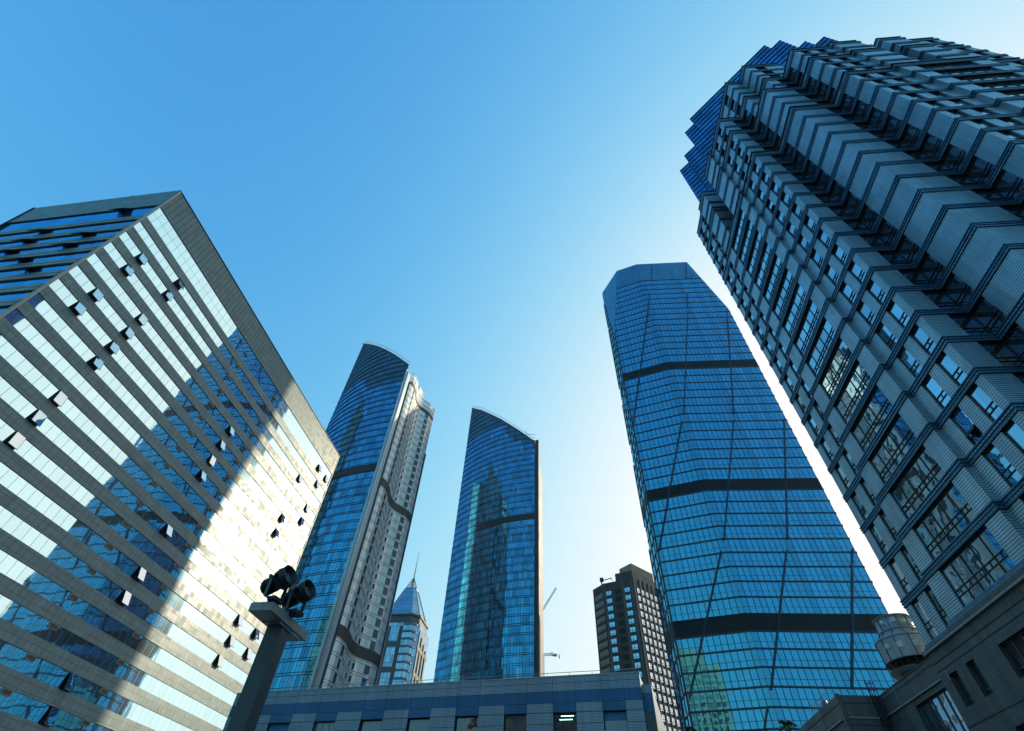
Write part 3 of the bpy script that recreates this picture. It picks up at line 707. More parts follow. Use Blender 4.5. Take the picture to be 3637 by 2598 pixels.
    for bb in (-5.55,-5.1): f.bar(w(35.75,bb,11),w(35.75,bb,18.4),.06); f.bar(w(35.3,bb,14.2),w(35.3,bb,18.0),.04)
    for k in range(24): z=11.2+k*.3; f.bar(w(35.75,-5.55,z),w(35.75,-5.1,z),.035)
    for k in range(8): z=14.2+k*.55; f.bar(w(35.75,-5.6,z),w(35.25,-5.55,z),.04); f.bar(w(35.25,-5.55,z),w(35.25,-5.1,z),.04); f.bar(w(35.25,-5.1,z),w(35.75,-5.05,z),.04)
    f.build('cat_ladder',dark_metal,T)
    f=MB()
    for p0,p1,z,k in (((39.0,-8.2),(43.6,-8.2),17.2,7),):
        for q in range(k+1): aa=p0[0]+(p1[0]-p0[0])*q/k; f.bar(w(aa,p0[1],z),w(aa,p0[1],z+.95),.035)
        for zz in (.5,.95): f.bar(w(p0[0],p0[1],z+zz),w(p1[0],p1[1],z+zz),.035)
        f.bar(w(39.0,-8.2,z+.95),w(39.0,-7.0,z+.95),.035)
    f.build('roof_railing',plain('railing_grey',(.3,.3,.3),.5,.4),T)
    f=MB(); 
    for aa,bb,za,zb in ((24.82,pb-.03,15.9,15.2),(33.0,pb+.03,17.3,15.7),(41.0,-8.53,17.2,15.3)): f.bar(w(aa,bb,za),w(aa,bb,zb),.03)
    f.build('lightning_rod',pale_trim,T)
podium()
def barrel():
    g=plain('blue_plastic',(.02,.13,.35),.4); o=rt(41.0,-7.7,17.2)
    b=MB(); b.lathe([(.0,0),(.3,0),(.31,.1),(.29,.12),(.3,.42),(.31,.44),(.31,.48),(.29,.5),(.29,.78),(.26,.84),(0,.84)],o,Z,20)
    r=b.build('blue_barrel',g); tag(r,'blue plastic barrel beside the railing on the podium roof','barrel')
barrel()
def cooling_tower():
    cx=d2(38.62)*62; 
    T=thing('cooling_tower','grey drum-shaped cooling tower with a dark open base on the podium roof','cooling tower',P(cx,17.1))
    met=plain('drum_steel',(.34,.42,.48),.45,.25,.18,.5,dirt=.25); white=plain('white_patch',(.62,.66,.68),.5)
    b=MB(); b.lathe([(2.28,19.05),(2.32,20.7),(2.34,20.85),(2.2,21.0),(1.72,21.25),(1.66,21.5)],cx,Z,40); b.build('drum_body',met,T)
    b=MB(); b.lathe([(1.66,21.5),(1.66,21.75),(1.62,21.75),(1.62,22.75),(1.7,22.8),(1.6,22.85),(1.5,22.7),(1.5,21.6)],cx,Z,40); b.build('fan_stack',met,T)
    b=MB()
    for r,z in ((2.37,20.83),(1.72,21.6),(1.69,22.8),(2.31,19.08)):
        b.lathe([(r-.06,z-.05),(r,z-.05),(r,z+.05),(r-.06,z+.05)],cx,Z,40)
    b.build('hoop_rim',plain('rim_steel',(.2,.23,.25),.4,.5),T)
    b=MB()
    for i in range(12):
        a=2*math.pi*i/12+.15; q=V((math.cos(a),math.sin(a),0))
        b.bar(cx+q*2.31+Z*19.05,cx+q*2.35+Z*20.8,.05); b.bar(cx+q*1.68+Z*21.3,cx+q*1.65+Z*22.8,.045); b.bar(cx+q*2.3+Z*20.9,cx+q*1.72+Z*21.4,.04)
    b.build('panel_seam',dark_metal,T)
    b=MB(); b.lathe([(0,18.0),(1.9,18.0),(2.1,18.15),(2.2,18.35),(2.26,18.4),(2.1,18.42),(0,18.3)],cx,Z,36); b.build('water_basin',plain('basin_steel',(.22,.25,.26),.5,.2),T)
    b=MB(); b.lathe([(1.6,18.3),(1.6,19.2)],cx,Z,24); b.lathe([(0,19.1),(2.2,19.1)],cx,Z,24); b.build('dark_fill',black,T)
    b=MB()
    for i in range(24):
        a=2*math.pi*i/24; q=V((math.cos(a),math.sin(a),0)); b.bar(cx+q*2.22+Z*18.38,cx+q*2.27+Z*19.1,.035)
        if i%6==0:
            a2=2*math.pi*(i+2)/24; q2=V((math.cos(a2),math.sin(a2),0)); b.bar(cx+q*2.22+Z*18.38,cx+q2*2.22+Z*19.1,.03)
    for i in range(6):
        a=2*math.pi*i/6; q=V((math.cos(a),math.sin(a),0))*1.6; b.bar(cx+q+Z*17.1,cx+q+Z*18.1,.12)
    b.build('support_strut',dark_metal,T)
    view=math.atan2(-cx.y,-cx.x)
    for (da,z,r,rr,sh) in ((-.62,20.1,2.32,.27,'o'),(-.12,20.05,2.32,.25,'s'),(.42,20.0,2.32,.25,'s'),(-.55,22.3,1.63,.2,'o'),(.1,22.35,1.63,.2,'s')):
        a=view-da*-1; b=MB(); q=V((math.cos(a),math.sin(a),0)); t=V((-q.y,q.x,0)); o=cx+q*(r+.03)+Z*z
        if sh=='s': b.box(o-t*rr-Z*rr-q*.05,t*rr*2,q*.06,Z*rr*2)
        else: b.lathe([(0,.01),(rr,.01),(rr,-.06)],o,q,20)
        b.build('white_patch',white,T)
cooling_tower()

# ================================================================ LOW PANELLED ANNEX
def annex():
    B=V((11.242,42.226,0)); u=d2(109.064); n=V((u.y,-u.x,0)); H=15.0
    T=thing('panelled_annex','low flat-roofed annex in pale and blue ribbed panels along the bottom of the view','annex',B)
    lt=ribs('pale_ribbed_panel',(.25,.34,.42),.095,.016,(.09,.12,.15),.08,vj=.0,stain=.18,rough=.42,metal=.5)
    bl=ribs('blue_ribbed_panel',(.02,.13,.29),.095,.014,(.008,.05,.11),.1,vj=.0,stain=.18,rough=.38,metal=.4)
    bz=bl
    joint=[0,-1.27,-3.02,-5.04,-6.85,-8.97,-10.8,-12.96,-14.91,-17.1,-19.1,-21.37,-23.46,-25.85,-27.92,-30.35,-32.55,-34.9,-37.2]
    wins=[(-3.02,-1.27),(-6.85,-5.04),(-10.8,-8.97),(-14.91,-12.96),(-19.1,-17.1),(-23.46,-21.37),(-27.92,-25.85),(-32.55,-30.35)]
    pt=lambda s,z,o=0: B+u*s+n*o+Z*z
    b=MB(B)
    def rect(s0,s1,z0,z1,m): b.face([pt(s0,z0),pt(s1,z0),pt(s1,z1),pt(s0,z1)],m)
    rows=[15.0]
    rect(-37.2,0,13.98,15.0,0); rect(-37.2,0,13.2,13.98,1)
    prev=0
    fl=[(11.36,12.58),(7.5,8.9),(3.6,5.0)]
    for s0,s1 in zip(joint[1:],joint):
        isw=any(abs(a-s0)<.05 for a,c in wins)
        zt=13.2
        for z0,z1 in fl:
            if isw:
                rect(s0,s1,z1,zt if zt<13.3 else 13.2,1 if zt>13 else 0)
                for q in ((z1,-1),(z0,1)): b.face([pt(s0,q[0]),pt(s1,q[0]),pt(s1,q[0],-.3),pt(s0,q[0],-.3)],2)
                for q in (s0,s1): b.face([pt(q,z0),pt(q,z1),pt(q,z1,-.3),pt(q,z0,-.3)],2)
                zt=z0
            else: rect(s0,s1,z0,zt,0); zt=z0
        rect(s0,s1,0,zt,0)
    D=-n*22
    b.face([pt(0,H),pt(0,H)+D,pt(-37.2,H)+D,pt(-37.2,H)],3); b.face([pt(0,0),pt(0,0)+D,pt(0,H)+D,pt(0,H)],0); b.face([pt(-37.2,0)+D,pt(-37.2,0),pt(-37.2,H),pt(-37.2,H)+D],0); b.face([pt(0,0)+D,pt(-37.2,0)+D,pt(-37.2,H)+D,pt(0,H)+D],0)
    b.build('wall',[lt,bl,dark_metal,roof_grey],T)
    b=MB(B)
    for s in joint: b.box(pt(s-.012,12.6),u*.024,n*.004,Z*2.4)
    for z in (14.55,13.98,13.2,12.58): b.box(pt(-37.2,z-.015),u*37.2,n*.006,Z*.03)
    for s0,s1 in zip(joint[1:],joint):
        if not any(abs(a-s0)<.05 for a,c in wins): b.box(pt(s0,12.58-.74),u*(s1-s0),n*.006,Z*.03)
    b.build('panel_joint',black,T)
    b=MB(B); b.box(pt(-37.2,H-.02,-.25),u*37.25,n*.3,Z*.07); b.build('coping',plain('coping_grey',(.3,.33,.36),.45,.4),T)
    # recessed right end
    b=MB(B); e=V((11.1,41.339,0))
    q0=pt(.0,0,-1.0); 
    b.face([P(q0,13.3),P(q0+u*.75,13.3),P(q0+u*.75,14.45),P(q0,14.45)],0); b.face([P(q0,12.6),P(q0+u*.75,12.6),P(q0+u*.75,13.9),P(q0,13.9)],1) if False else b.face([P(q0+n*.004,12.6),P(q0+u*.75+n*.004,12.6),P(q0+u*.75+n*.004,13.9),P(q0+n*.004,13.9)],1)
    b.face([P(q0,0),P(q0+u*.75,0),P(q0+u*.75,12.6),P(q0,12.6)],2); b.face([P(q0+u*.75,0),P(q0+u*.75-n*18,0),P(q0+u*.75-n*18,14.45),P(q0+u*.75,14.45)],0)
    b.face([P(q0,14.45),P(q0+u*.75,14.45),P(q0+u*.75-n*18,14.45),P(q0-n*18,14.45)],3)
    b.build('recessed_bay',[lt,bl,plain('bare_concrete',(.2,.19,.17),.8,dirt=.3),roof_grey],T)
    dg=glass('annex_window_glass',(.45,.6,.7),(.005,.008,.011),.12,pw=50,ph=50,lw=0,lh=0,tilt=.004,wav=.02,ws=1.5)
    bld=plain('blue_blind',(.05,.17,.3),.7); fr=plain('alu_frame',(.3,.31,.31),.4,.6); lamp=emit('tube_lamp',(.55,1.0,.9),1.6)
    for i,(s0,s1) in enumerate(wins):
        for j,(z0,z1) in enumerate(fl):
            f=MB(B); f.face([pt(s0,z0,-.28),pt(s1,z0,-.28),pt(s1,z1,-.28),pt(s0,z1,-.28)]); wo=f.build('window',dg,T)
            f=MB(B)
            for s in ([s0+.03,s1-.03]+([s0+(s1-s0)*q for q in (.36,.66)] if i==6 else [])): f.box(pt(s-.025,z0,-.28),u*.05,n*.06,Z*(z1-z0))
            for z in (z0,z1-.05): f.box(pt(s0,z,-.28),u*(s1-s0),n*.06,Z*.05)
            f.build('frame',fr if i==6 else dark_metal,wo)
            if j==0 and i in (0,2,7,3):
                hh={0:.56,2:.16,7:.9,3:.0}[i]
                if hh: f=MB(B); f.box(pt(s0+.05,z1-hh,-.275),u*(s1-s0-.1),n*.02,Z*(hh-.05)); f.build('roller_blind',bld,wo)
            if j==0 and i==1:
                for q in (.2,.43):
                    f=MB(B); f.box(pt(s0+.55-.12*(q>.3),z1-q,-.272),u*1.0,n*.01,Z*.045); f.build('tube_lamp',lamp,wo)
            if j==0 and i==6:
                f=MB(B)
                for k in range(5):
                    for sa,sb in ((.06,.34),(.68,.95)): f.box(pt(s0+(s1-s0)*sa,z1-.25-.2*k,-.26),u*(s1-s0)*(sb-sa),n*.02,Z*.02)
                f.build('louvre_slats',fr,wo)
    f=MB(B)
    for k in range(21): s=-37+k*1.85; f.bar(pt(s,H,-.5),pt(s,H+.42,-.5),.03)
    f.bar(pt(-37,H+.42,-.5),pt(0,H+.42,-.5),.035); f.build('roof_railing',plain('rail_dull',(.25,.27,.28),.5,.5),T)
annex()
def dish():
    o=V((-11.55,51.0,15.0)); T=thing('satellite_dish','white-backed satellite dish with a blue face on the annex roof','satellite dish',o)
    ax=V((-.65,-.75,.12)).normalized(); c=o+Z*.42
    b=MB(); b.lathe([(.0,-.07),(.2,-.05),(.34,.03),(.36,.06)],c+ax*.1,ax,24); b.build('dish_shell',plain('dish_blue',(.03,.17,.42),.45),T)
    b=MB(); b.lathe([(.36,.04),(.34,-.02),(.2,-.22),(.16,-.5),(0,-.52)],c+ax*.1,ax,24); b.build('dish_housing',plain('dish_white',(.75,.76,.76),.4),T)
    b=MB(); b.tube(o-Z*.0,c-ax*.2,.05); b.build('mount_post',dark_metal,T)
dish()

# ================================================================ DARK GRID TOWER
def grid_tower():
    pts=[V(p) for p in ((42.08,216.18,0),(45.67,209.70,0),(57.03,202.61,0),(71.5,213.5,0))]
    L,A,C,Rr=pts
    T=thing('grid_office_tower','dark tower gridded with rows of square windows, beside the faceted glass tower','office tower',C)
    st=tiles('charcoal_cladding',(.03,.045,.052),.9,.8,.015,(.02,.022,.024),.12,stain=.2,rough=.5)
    st2=tiles('grey_cladding',(.09,.115,.12),.9,.8,.015,(.04,.04,.04),.1,stain=.2,rough=.5)
    g1=glass('grid_blue_glass',(.42,.72,.95),(.01,.03,.05),.6,pw=50,ph=50,lw=0,lh=0,tilt=.01,wav=.01)
    g2=glass('grid_sky_bright_glass',(.9,.97,1.0),(.03,.05,.06),.85,pw=50,ph=50,lw=0,lh=0,tilt=.01,wav=.01)  # sky glare near the sun put into a brighter copy of the glass
    fr=plain('grid_frame',(.04,.05,.055),.4,.4)
    top=101.5; b=MB(C); back=[Rr+V((-16,18,0)),L+V((6,14,0))]; poly=[L,A,C,Rr]+back
    b.prism(poly,0,top,0,1)
    hi=[A.lerp(C,.43),C,Rr,Rr+V((-14,15,0)),A.lerp(C,.43)+V((5,14,0))]; b.prism(hi,top,top+3.2,0,1)
    b.build('wall',[st,roof_grey],T)
    f=MB(); q0=C+V((.6,1.4,0)); f.box(P(q0,top+2.0),(Rr-C)*.8,V((-4,6,0)),Z*5.2); f.build('roof_house',plain('tan_plaster',(.36,.3,.22),.7),T)
    cols=[]
    d=(A-L); cols.append((L+d*.12,L+d*.88,2.1,5,'b'))
    d=(C-A); 
    for x0,x1,m,k in ((.06,.24,2,'b'),(.36,.56,2,'d'),(.66,.86,2,'b')): cols.append((A+d*x0,A+d*x1,1.9,m,k))
    d=(Rr-C)
    for k in range(6): cols.append((C+d*(.10+.155*k),C+d*(.215+.155*k),2.15,2,'w'))
    cnt=0; rg,rf=MB(),MB()
    jobs=[]
    for p,q,h,m,kind in cols:
        dd=(q-p).normalized(); n=V((dd.y,-dd.x,0))
        for k in range(31):
            z1=97.9-3.17*k
            if z1<8: break
            jobs.append((p,q,dd,n,z1,h,m,kind))
    jobs.sort(key=lambda j:-j[4])
    for p,q,dd,n,z1,h,m,kind in jobs:
            if kind=='d':
                f=MB(); f.face([P(p+n*.03,z1-h),P(q+n*.03,z1-h),P(q+n*.03,z1),P(p+n*.03,z1)]); f.build('recess_panel',black,T) if z1>45 else None; continue
            own=cnt<100; cnt+=1
            gb,fb=(MB(),MB()) if own else (rg,rf)
            gb.face([P(p+n*.05,z1-h),P(q+n*.05,z1-h),P(q+n*.05,z1),P(p+n*.05,z1)],0 if kind=='b' else 1,uv=[(z1,0),(z1+.1,0),(z1+.1,.1),(z1,.1)])
            for j in range(m+1): x=p.lerp(q,j/m); fb.bar(P(x+n*.08,z1-h),P(x+n*.08,z1),.1)
            for z in (z1-h,z1-h*.7,z1): fb.bar(P(p+n*.08,z),P(q+n*.08,z),.09)
            if own: wo=gb.build('window',[g1,g2],T); fb.build('frame',fr,wo)
    if rg.f: wo=tag(rg.build('window',[g1,g2],T),kind='stuff'); tag(rf.build('frame',fr,wo),kind='stuff')
    b=MB(C)
    d=(Rr-C); dd=d.normalized(); n=V((dd.y,-dd.x,0))
    for k in range(7): p=C+d*(.085+.155*(k-.0))-dd*.55 if k else C-dd*.05; b.box(P(p,0),dd*.75,n*.35,Z*(top+.5))
    d=(C-A); dd2=d.normalized(); n2=V((dd2.y,-dd2.x,0))
    for x in (0,.62,.9): b.box(P(A+d*x,0),dd2*.9,n2*.25,Z*top)
    b.build('pilaster',st2,T)
    f=MB(); o=P(L.lerp(A,.75)+V((.8,1.2,0)),top); f.tube(o,o+Z*3.4,.28); f.bar(o+Z*2.6,o+V((4.6,.3,4.2)),.3); f.bar(o+V((4.6,.3,4.2)),o+V((5.0,.3,3.0)),.22); f.box(o+V((-.6,-.5,2.2)),V((1.5,0,0)),V((0,1,0)),Z*1.6); f.build('roof_davit',dark_metal,T)
grid_tower()

# ================================================================ PYRAMID-ROOFED TOWER
def pyramid_tower():
    D=300.0; c=d2(-9.98)*(D+14); T=thing('pyramid_roof_tower','stone and blue-glass tower with a glazed pyramid roof and thin spire, between the twin towers','skyscraper',c)
    st=tiles('brown_granite',(.13,.15,.15),1.6,1.2,.03,(.06,.06,.055),.1,stain=.2)
    gl=glass('pyramid_body_glass',(.38,.66,.9),(.008,.03,.055),.5,pw=1.4,ph=3.7,lw=.06,lh=.08,tilt=.012,wav=.01,var=.25)
    rfm=glass('pyramid_roof_glass',(.55,.8,.95),(.03,.09,.14),.5,pw=60,ph=1.45,lw=0,lh=.16,tilt=.012,wav=.01,line=(.05,.09,.12))
    tr=plain('roof_rib',(.32,.45,.52),.4,.3)
    X,Y=d2(101),d2(11); W=13.0
    def q(x,y,z=0): return c+X*x+Y*y+Z*z
    zb=lambda el,dist: 1.7+dist*math.tan(rad(el))
    zbod=zb(20.35,D); zeave=zb(21.3,D); zp=zb(23.75,D+8); ztip=zb(24.77,D+12); zsp=zb(27.35,D+12)
    oct_=lambda r,ch: [q(-r,-r+ch),q(-r+ch,-r),q(r-ch,-r),q(r,-r+ch),q(r,r-ch),q(r-ch,r),q(-r+ch,r),q(-r,r-ch)]
    b=MB(c); b.prism(oct_(W,3.4),0,zbod,0,1); b.build('glass_body',[gl,roof_grey],T)
    b=MB(c); b.prism(oct_(W-1.5,3.6),zbod,zeave,0,1); b.prism(oct_(W-.9,3.6),zeave-1.2,zeave-.2,0,1,bot=True); b.build('stone_crown',[st,roof_grey],T)
    a0,a1=oct_(W-2.0,4.0),oct_(3.6,1.3); b=MB(c)
    for i in range(8):
        j=(i+1)%8; b.face([P(a0[i],zeave),P(a0[j],zeave),P(a1[j],zp),P(a1[i],zp)])
    b.face([P(p,zp) for p in a1]); rf=b.build('pyramid_roof',rfm,T)
    b=MB(c)
    for i in range(8): b.bar(P(a0[i],zeave),P(a1[i],zp),.55)
    for i in range(8): b.bar(P(a0[i],zeave+.2),P(a0[(i+1)%8],zeave+.2),.6)
    for i in range(8): b.bar(P(a1[i],zp),P(a1[(i+1)%8],zp),.5)
    b.build('roof_rib',tr,rf)
    b=MB(c)
    for i in range(8):
        b.bar(P(a1[i],zp),q(0,0,ztip),.22)
        for k in range(1,6):
            s=k/6; A_=P(a1[i],zp).lerp(q(0,0,ztip),s); B_=P(a1[(i+1)%8],zp).lerp(q(0,0,ztip),s); b.bar(A_,B_,.14)
            A2=P(a1[i],zp).lerp(q(0,0,ztip),(k-1)/6); b.bar(A2,B_,.1)
    b.tube(q(0,0,zp-1),q(0,0,ztip),.45,.35); b.build('lattice_cap',plain('lattice_steel',(.12,.16,.19),.5,.4),T)
    b=MB(c); b.tube(q(0,0,ztip),q(0,0,zsp),.3,.08); b.build('spire',dark_metal,T)
    # stone piers and bands
    b=MB(c)
    for x in (-10.6,-4.2,3.2,8.6):
        b.box(q(x-.9,-W-.5),X*1.8,Y*.9,Z*(zbod-(2 if x<8 else 9)))
    for y in (-8.4,-3.2,2.0,7.0): b.box(q(W-.4,y-.8),Y*1.5,X*.9,Z*(zbod-3-.35*(y+9)))
    for el in (18.45,16.25,14.0,11.7):
        z=zb(el,D); b.box(q(-W+3,-W-.35,z-1.3),X*(2*W-7.5),Y*.8,Z*2.6); b.box(q(W-.4,-W+3.2,z-1.6),Y*(2*W-6),X*.75,Z*2.2)
    b.build('stone_frame',st,T)
    b=MB(c); bay=[q(5.0,-W-1.2),q(9.6,-W-1.6),q(11.6,-W+.6),q(11.6,-W+4)]
    for A_,B_ in zip(bay,bay[1:]): b.face([P(A_,0),P(B_,0),P(B_,zbod-.5),P(A_,zbod-.5)])
    b.face([P(p,zbod-.5) for p in bay]+[q(5,-W,zbod-.5)]); bo=b.build('corner_bay',gl,T)
    b=MB(c)
    for k in range(16): z=zbod-1-k*3.9; b.sweep(bay,[(0,z-.6),(.4,z-.6),(.4,z+.35),(0,z+.35)])
    b.build('bay_spandrel',plain('spandrel_blue',(.1,.22,.3),.4),bo)
pyramid_tower()

# ================================================================ CRANES FAR OFF
def cranes():
    met=plain('crane_paint',(.42,.45,.46),.6)
    def lattice(b,p,q,w,seg,up=Z):
        p,q=V(p),V(q); d=(q-p).normalized(); x=d.cross(up).normalized() if abs(d.dot(up))<.95 else V((1,0,0)); y=x.cross(d)
        cs=[x*w/2+y*w/2,-x*w/2+y*w/2,-x*w/2-y*w/2,x*w/2-y*w/2]
        for c_ in cs: b.bar(p+c_,q+c_,w*.14)
        for k in range(seg):
            A=p.lerp(q,k/seg);B=p.lerp(q,(k+1)/seg)
            for i in range(4): b.bar(A+cs[i],B+cs[(i+1)%4],w*.09); b.bar(B+cs[i],B+cs[(i+1)%4],w*.08)
    at=lambda az,el,D: d2(az)*D+Z*(1.7+D*math.tan(rad(el)))
    D=620.; T=thing('tower_crane','distant pale tower crane with a level jib and lattice mast behind the annex roof','tower crane',d2(5.15)*D)
    b=MB(); m=d2(5.15)*D; zt=at(5.15,18.3,D).z; lattice(b,m,P(m,zt),2.6,60); b.build('mast',met,T)
    b=MB(); lattice(b,at(4.3,18.42,D),at(6.2,18.46,D),1.7,16); b.build('jib',met,T)
    b=MB(); q=at(6.2,18.46,D); e=at(6.65,18.45,D); b.box(q-Z*1.4-V((0,1,0)),e-q,V((0,2.5,0)),Z*2.2); b.build('counterweight',plain('crane_grey',(.3,.32,.33),.7),T)
    b=MB(); b.bar(at(6.08,18.46,D),at(6.08,18.66,D),.5); b.bar(at(5.4,18.46,D),at(6.08,18.66,D),.25); b.bar(at(6.08,18.66,D),at(6.3,18.64,D),.4); b.build('tie_bar',met,T)
    D=680.; T=thing('luffing_crane','distant pale crane with a raised slanting jib beside the smaller curved tower','luffing crane',d2(4.3)*D)
    b=MB(); m=d2(4.2)*D; zt=at(4.2,21.3,D).z; lattice(b,m,P(m,zt),2.6,60); b.build('mast',met,T)
    b=MB(); lattice(b,at(4.3,21.3,D),at(6.77,24.6,D),1.9,34); b.build('jib',met,T)
    b=MB(); e=at(6.77,24.6,D); lowz=at(6.9,18.3,D); b.tube(e,V((lowz.x,lowz.y,lowz.z)),.06,n=5); b.box(lowz-V((.6,.6,2)),V((1.2,0,0)),V((0,1.2,0)),Z*4); b.build('hoist_line',met,T)
cranes()

# ================================================================ FLOODLIGHT POST
def lamp_post():
    near,lft,rgt=V((-3.2,7.28,0)),V((-3.53,7.40,0)),V((-2.97,8.40,0))
    lx=(rgt-near).normalized(); sx=V((-lx.y,lx.x,0)); Ln=1.14; Wd=.355; zb=4.5; H=.11
    T=thing('floodlight_post','square grey steel post carrying a flat plate with two floodlights in front','lamp post',near+lx*.6+sx*.18)
    met=plain('post_steel',(.07,.095,.105),.42,.35,.16,1.6,dirt=.2); pl=plain('plate_steel',(.34,.36,.33),.5,.2,.2,2.5,dirt=.25)
    c=d2(-22.33)*8.52; hw=.122
    b=MB(); b.box(c-lx*hw-sx*hw,lx*2*hw,sx*2*hw,Z*zb); b.build('post',met,T)
    b=MB(); b.box(near+Z*zb,lx*Ln,sx*Wd,Z*.012,0); 
    b.box(near+Z*zb-sx*.004,lx*Ln,sx*.012,Z*H,0); b.box(near+Z*zb+sx*(Wd-.008),lx*Ln,sx*.012,Z*H,0); b.box(near+Z*zb-lx*.004,lx*.012,sx*Wd,Z*H,0); b.box(near+Z*zb+lx*(Ln-.008),lx*.012,sx*Wd,Z*H,0); b.box(near+Z*(zb+H-.004)+lx*.004+sx*.004,lx*(Ln-.008),sx*(Wd-.008),Z*.012,0)
    b.build('top_plate',[pl],T)
    b=MB(); b.box(c+lx*hw*1.05-sx*hw*1.02-Z*0+Z*(zb-.045)-lx*.35,lx*.62,-sx*.02,Z*.05); b.box(c-lx*.2-sx*.18+Z*(zb-.012),lx*.4,sx*.36,Z*.014); b.build('bracket',pl,T)
    lens=plain('lamp_lens',(.18,.24,.24),.12,.2); blk=plain('lamp_black',(.014,.015,.016),.38,.2,.2,3.0); 
    def flood(o,label,sc=1.0,led=False):
        t=thing('floodlight',label,'floodlight',o,'floodlights on the post')
        ax=V((.86,-.36,.36)).normalized(); side=ax.cross(Z).normalized(); c0=o+Z*.33*sc-ax*.02
        R=.15*sc
        b=MB(); b.lathe([(0,-.25),(.082,-.25),(.1,-.225),(.108,-.08),(.114,.0),(.14,.03),(.148,.04),(.148,.08),(.156,.085),(.156,.125),(.148,.13),(.158,.2),(.152,.205),(.140,.2),(.132,.11),(.10,.1)],c0,ax,36,0)
        for k in range(9): b.lathe([(.104,-.2+k*.02),(.118,-.196+k*.02),(.104,-.192+k*.02)],c0,ax,28,0)
        b.build('lamp_body',blk,t)
        b=MB(); b.lathe([(0,.11),(.135,.1)],c0,ax,28,0,smooth=False); le=b.build('lens',lens,t)
        b=MB()
        up=side.cross(ax)
        for i in range(19):
            a=i*2.4; r_=.028*math.sqrt(i); q=c0+ax*.112+(side*math.cos(a)+up*math.sin(a))*r_; b.lathe([(0,.012),(.012,.008),(.015,0)],q,ax,8,0)
        b.build('led_cluster',plain('led_glass',(.16,.22,.22),.15) if 'led_glass' not in bpy.data.materials else bpy.data.materials['led_glass'],le)
        b=MB()
        for s_ in (-1,1):
            a=c0+side*s_*.172; f=o+side*s_*.165+Z*.05
            b.bar(a+ax*.02,f,.05,.012,up=side); b.tube(c0+side*s_*.12,c0+side*s_*.2,.028,n=12)
        b.bar(o+side*-.17+Z*.05,o+side*.17+Z*.05,.05,.014); b.tube(o,o+Z*.06,.06,n=14)
        b.build('yoke',met,t)
        b=MB(); b.box(o-side*.1-ax*.0-V((0,0,0))+Z*.012,side*.2,V((ax.x,ax.y,0)).normalized()*.13,Z*.05); b.build('driver_box',navy,t)
        for k in range(3):
            a=k*2.1; b=MB(); q=c0+(side*math.cos(a)+up*math.sin(a))*.155+ax*.06; b.box(q-ax*.02-side*.012,ax*.05,side*.024,up*.02); b.build('clip',blk,t)
    zt=zb+H+.008
    flood(P(d2(-24.0)*8.05,zt),'black floodlight on the near end of the post plate, set higher in view',1.0)
    flood(P(d2(-21.6)*8.36,zt),'black floodlight on the far end of the post plate, nearer the blue tower',.98,True)
lamp_post()

# ================================================================ PLANTS, GROUND, BUILDINGS BEHIND THE VIEWER
leaf=plain('palm_leaf',(.06,.09,.03),.5,var=.4,scale=3); bark=plain('palm_bark',(.09,.07,.05),.9)
def palm(p,h,label,n=14,r=1.1,name='palm_tree'):
    T=thing(name,label,'tree',p); b=MB(); b.tube(p,p+Z*(h-.3),.14,.09,n=10); b.build('trunk',bark,T)
    b=MB(); rnd=random.Random(5)
    for i in range(n):
        a=2*math.pi*i/n+rnd.uniform(-.2,.2); el=rnd.uniform(.1,1.3); L=r*rnd.uniform(.8,1.1); q=p+Z*(h-.3); dirh=V((math.cos(a),math.sin(a),0)); side=V((-dirh.y,dirh.x,0)); prev=q
        for k in range(8):
            s=(k+1)/8; pt_=q+dirh*L*s*math.cos(el)*1.0+Z*(L*s*math.sin(el)-.9*L*s*s*.8); dd=(pt_-prev).normalized(); ll=.34*math.sin(math.pi*min(1,s*.9+.1))*r
            for sg in (-1,1):
                e=pt_+side*sg*ll*.7+dd*ll*.6-Z*ll*.3; b.face([prev,prev+dd*.07,e,e-dd*.03])
            b.bar(prev,pt_,.025); prev=pt_
    b.build('crown',leaf,T)
palm(d2(27.1)*24,1.7+24*math.tan(rad(13.0)),'palm with ragged fronds whose tip shows before the faceted glass tower',12,.55)
palm(d2(18.8)*26,1.7+26*math.tan(rad(12.75)),'small tree top at the lower edge below the dark belted tower',16,.6,'small_tree')
def reflected(name,label,c,w,d,h,az,mats,st=4.0,cat='office tower'):
    X,Y=d2(az+90),d2(az); T=thing(name,label,cat,c); b=MB(c); p=[c-X*w/2-Y*d/2,c+X*w/2-Y*d/2,c+X*w/2+Y*d/2,c-X*w/2+Y*d/2]
    b.prism(p,0,h,0,1); b.prism([c+(q-c)*.6 for q in p],h,h+9,0,1); b.build('wall',[mats[0],roof_grey],T)
    for i in range(4):
        A,B=p[i],p[(i+1)%4]; dd=(B-A).normalized(); n=V((dd.y,-dd.x,0))*.06; L=(B-A).length
        k=0
        b=MB(c); z=5.
        while z<h-4:
            x=2.0
            while x<L-3: b.face([P(A+dd*x+n,z),P(A+dd*(x+2.4)+n,z),P(A+dd*(x+2.4)+n,z+2.2),P(A+dd*x+n,z+2.2)]); x+=3.8
            z+=st
        tag(b.build('window',mats[1],T),kind='stuff')
tan=tiles('tan_stone',(.44,.39,.28),1.5,2.0,.03,(.2,.18,.13),.1)
chr_=tiles('charcoal_tower',(.05,.058,.06),1.5,2.0,.03,(.02,.02,.02),.15)
wdk=glass('far_window_glass',(.5,.65,.75),(.01,.015,.02),.35,pw=3.8,ph=4,lw=0,lh=0,tilt=.01)
reflected('tan_tower','tan stone tower behind the viewer, mirrored in the foot of the faceted tower',V((-72,-62,0)),34,26,118,40,(tan,wdk))
reflected('tan_tower','tan stone tower far to the left, mirrored in the taller curved tower',V((-245,-20,0)),40,40,150,40,(tan,wdk))
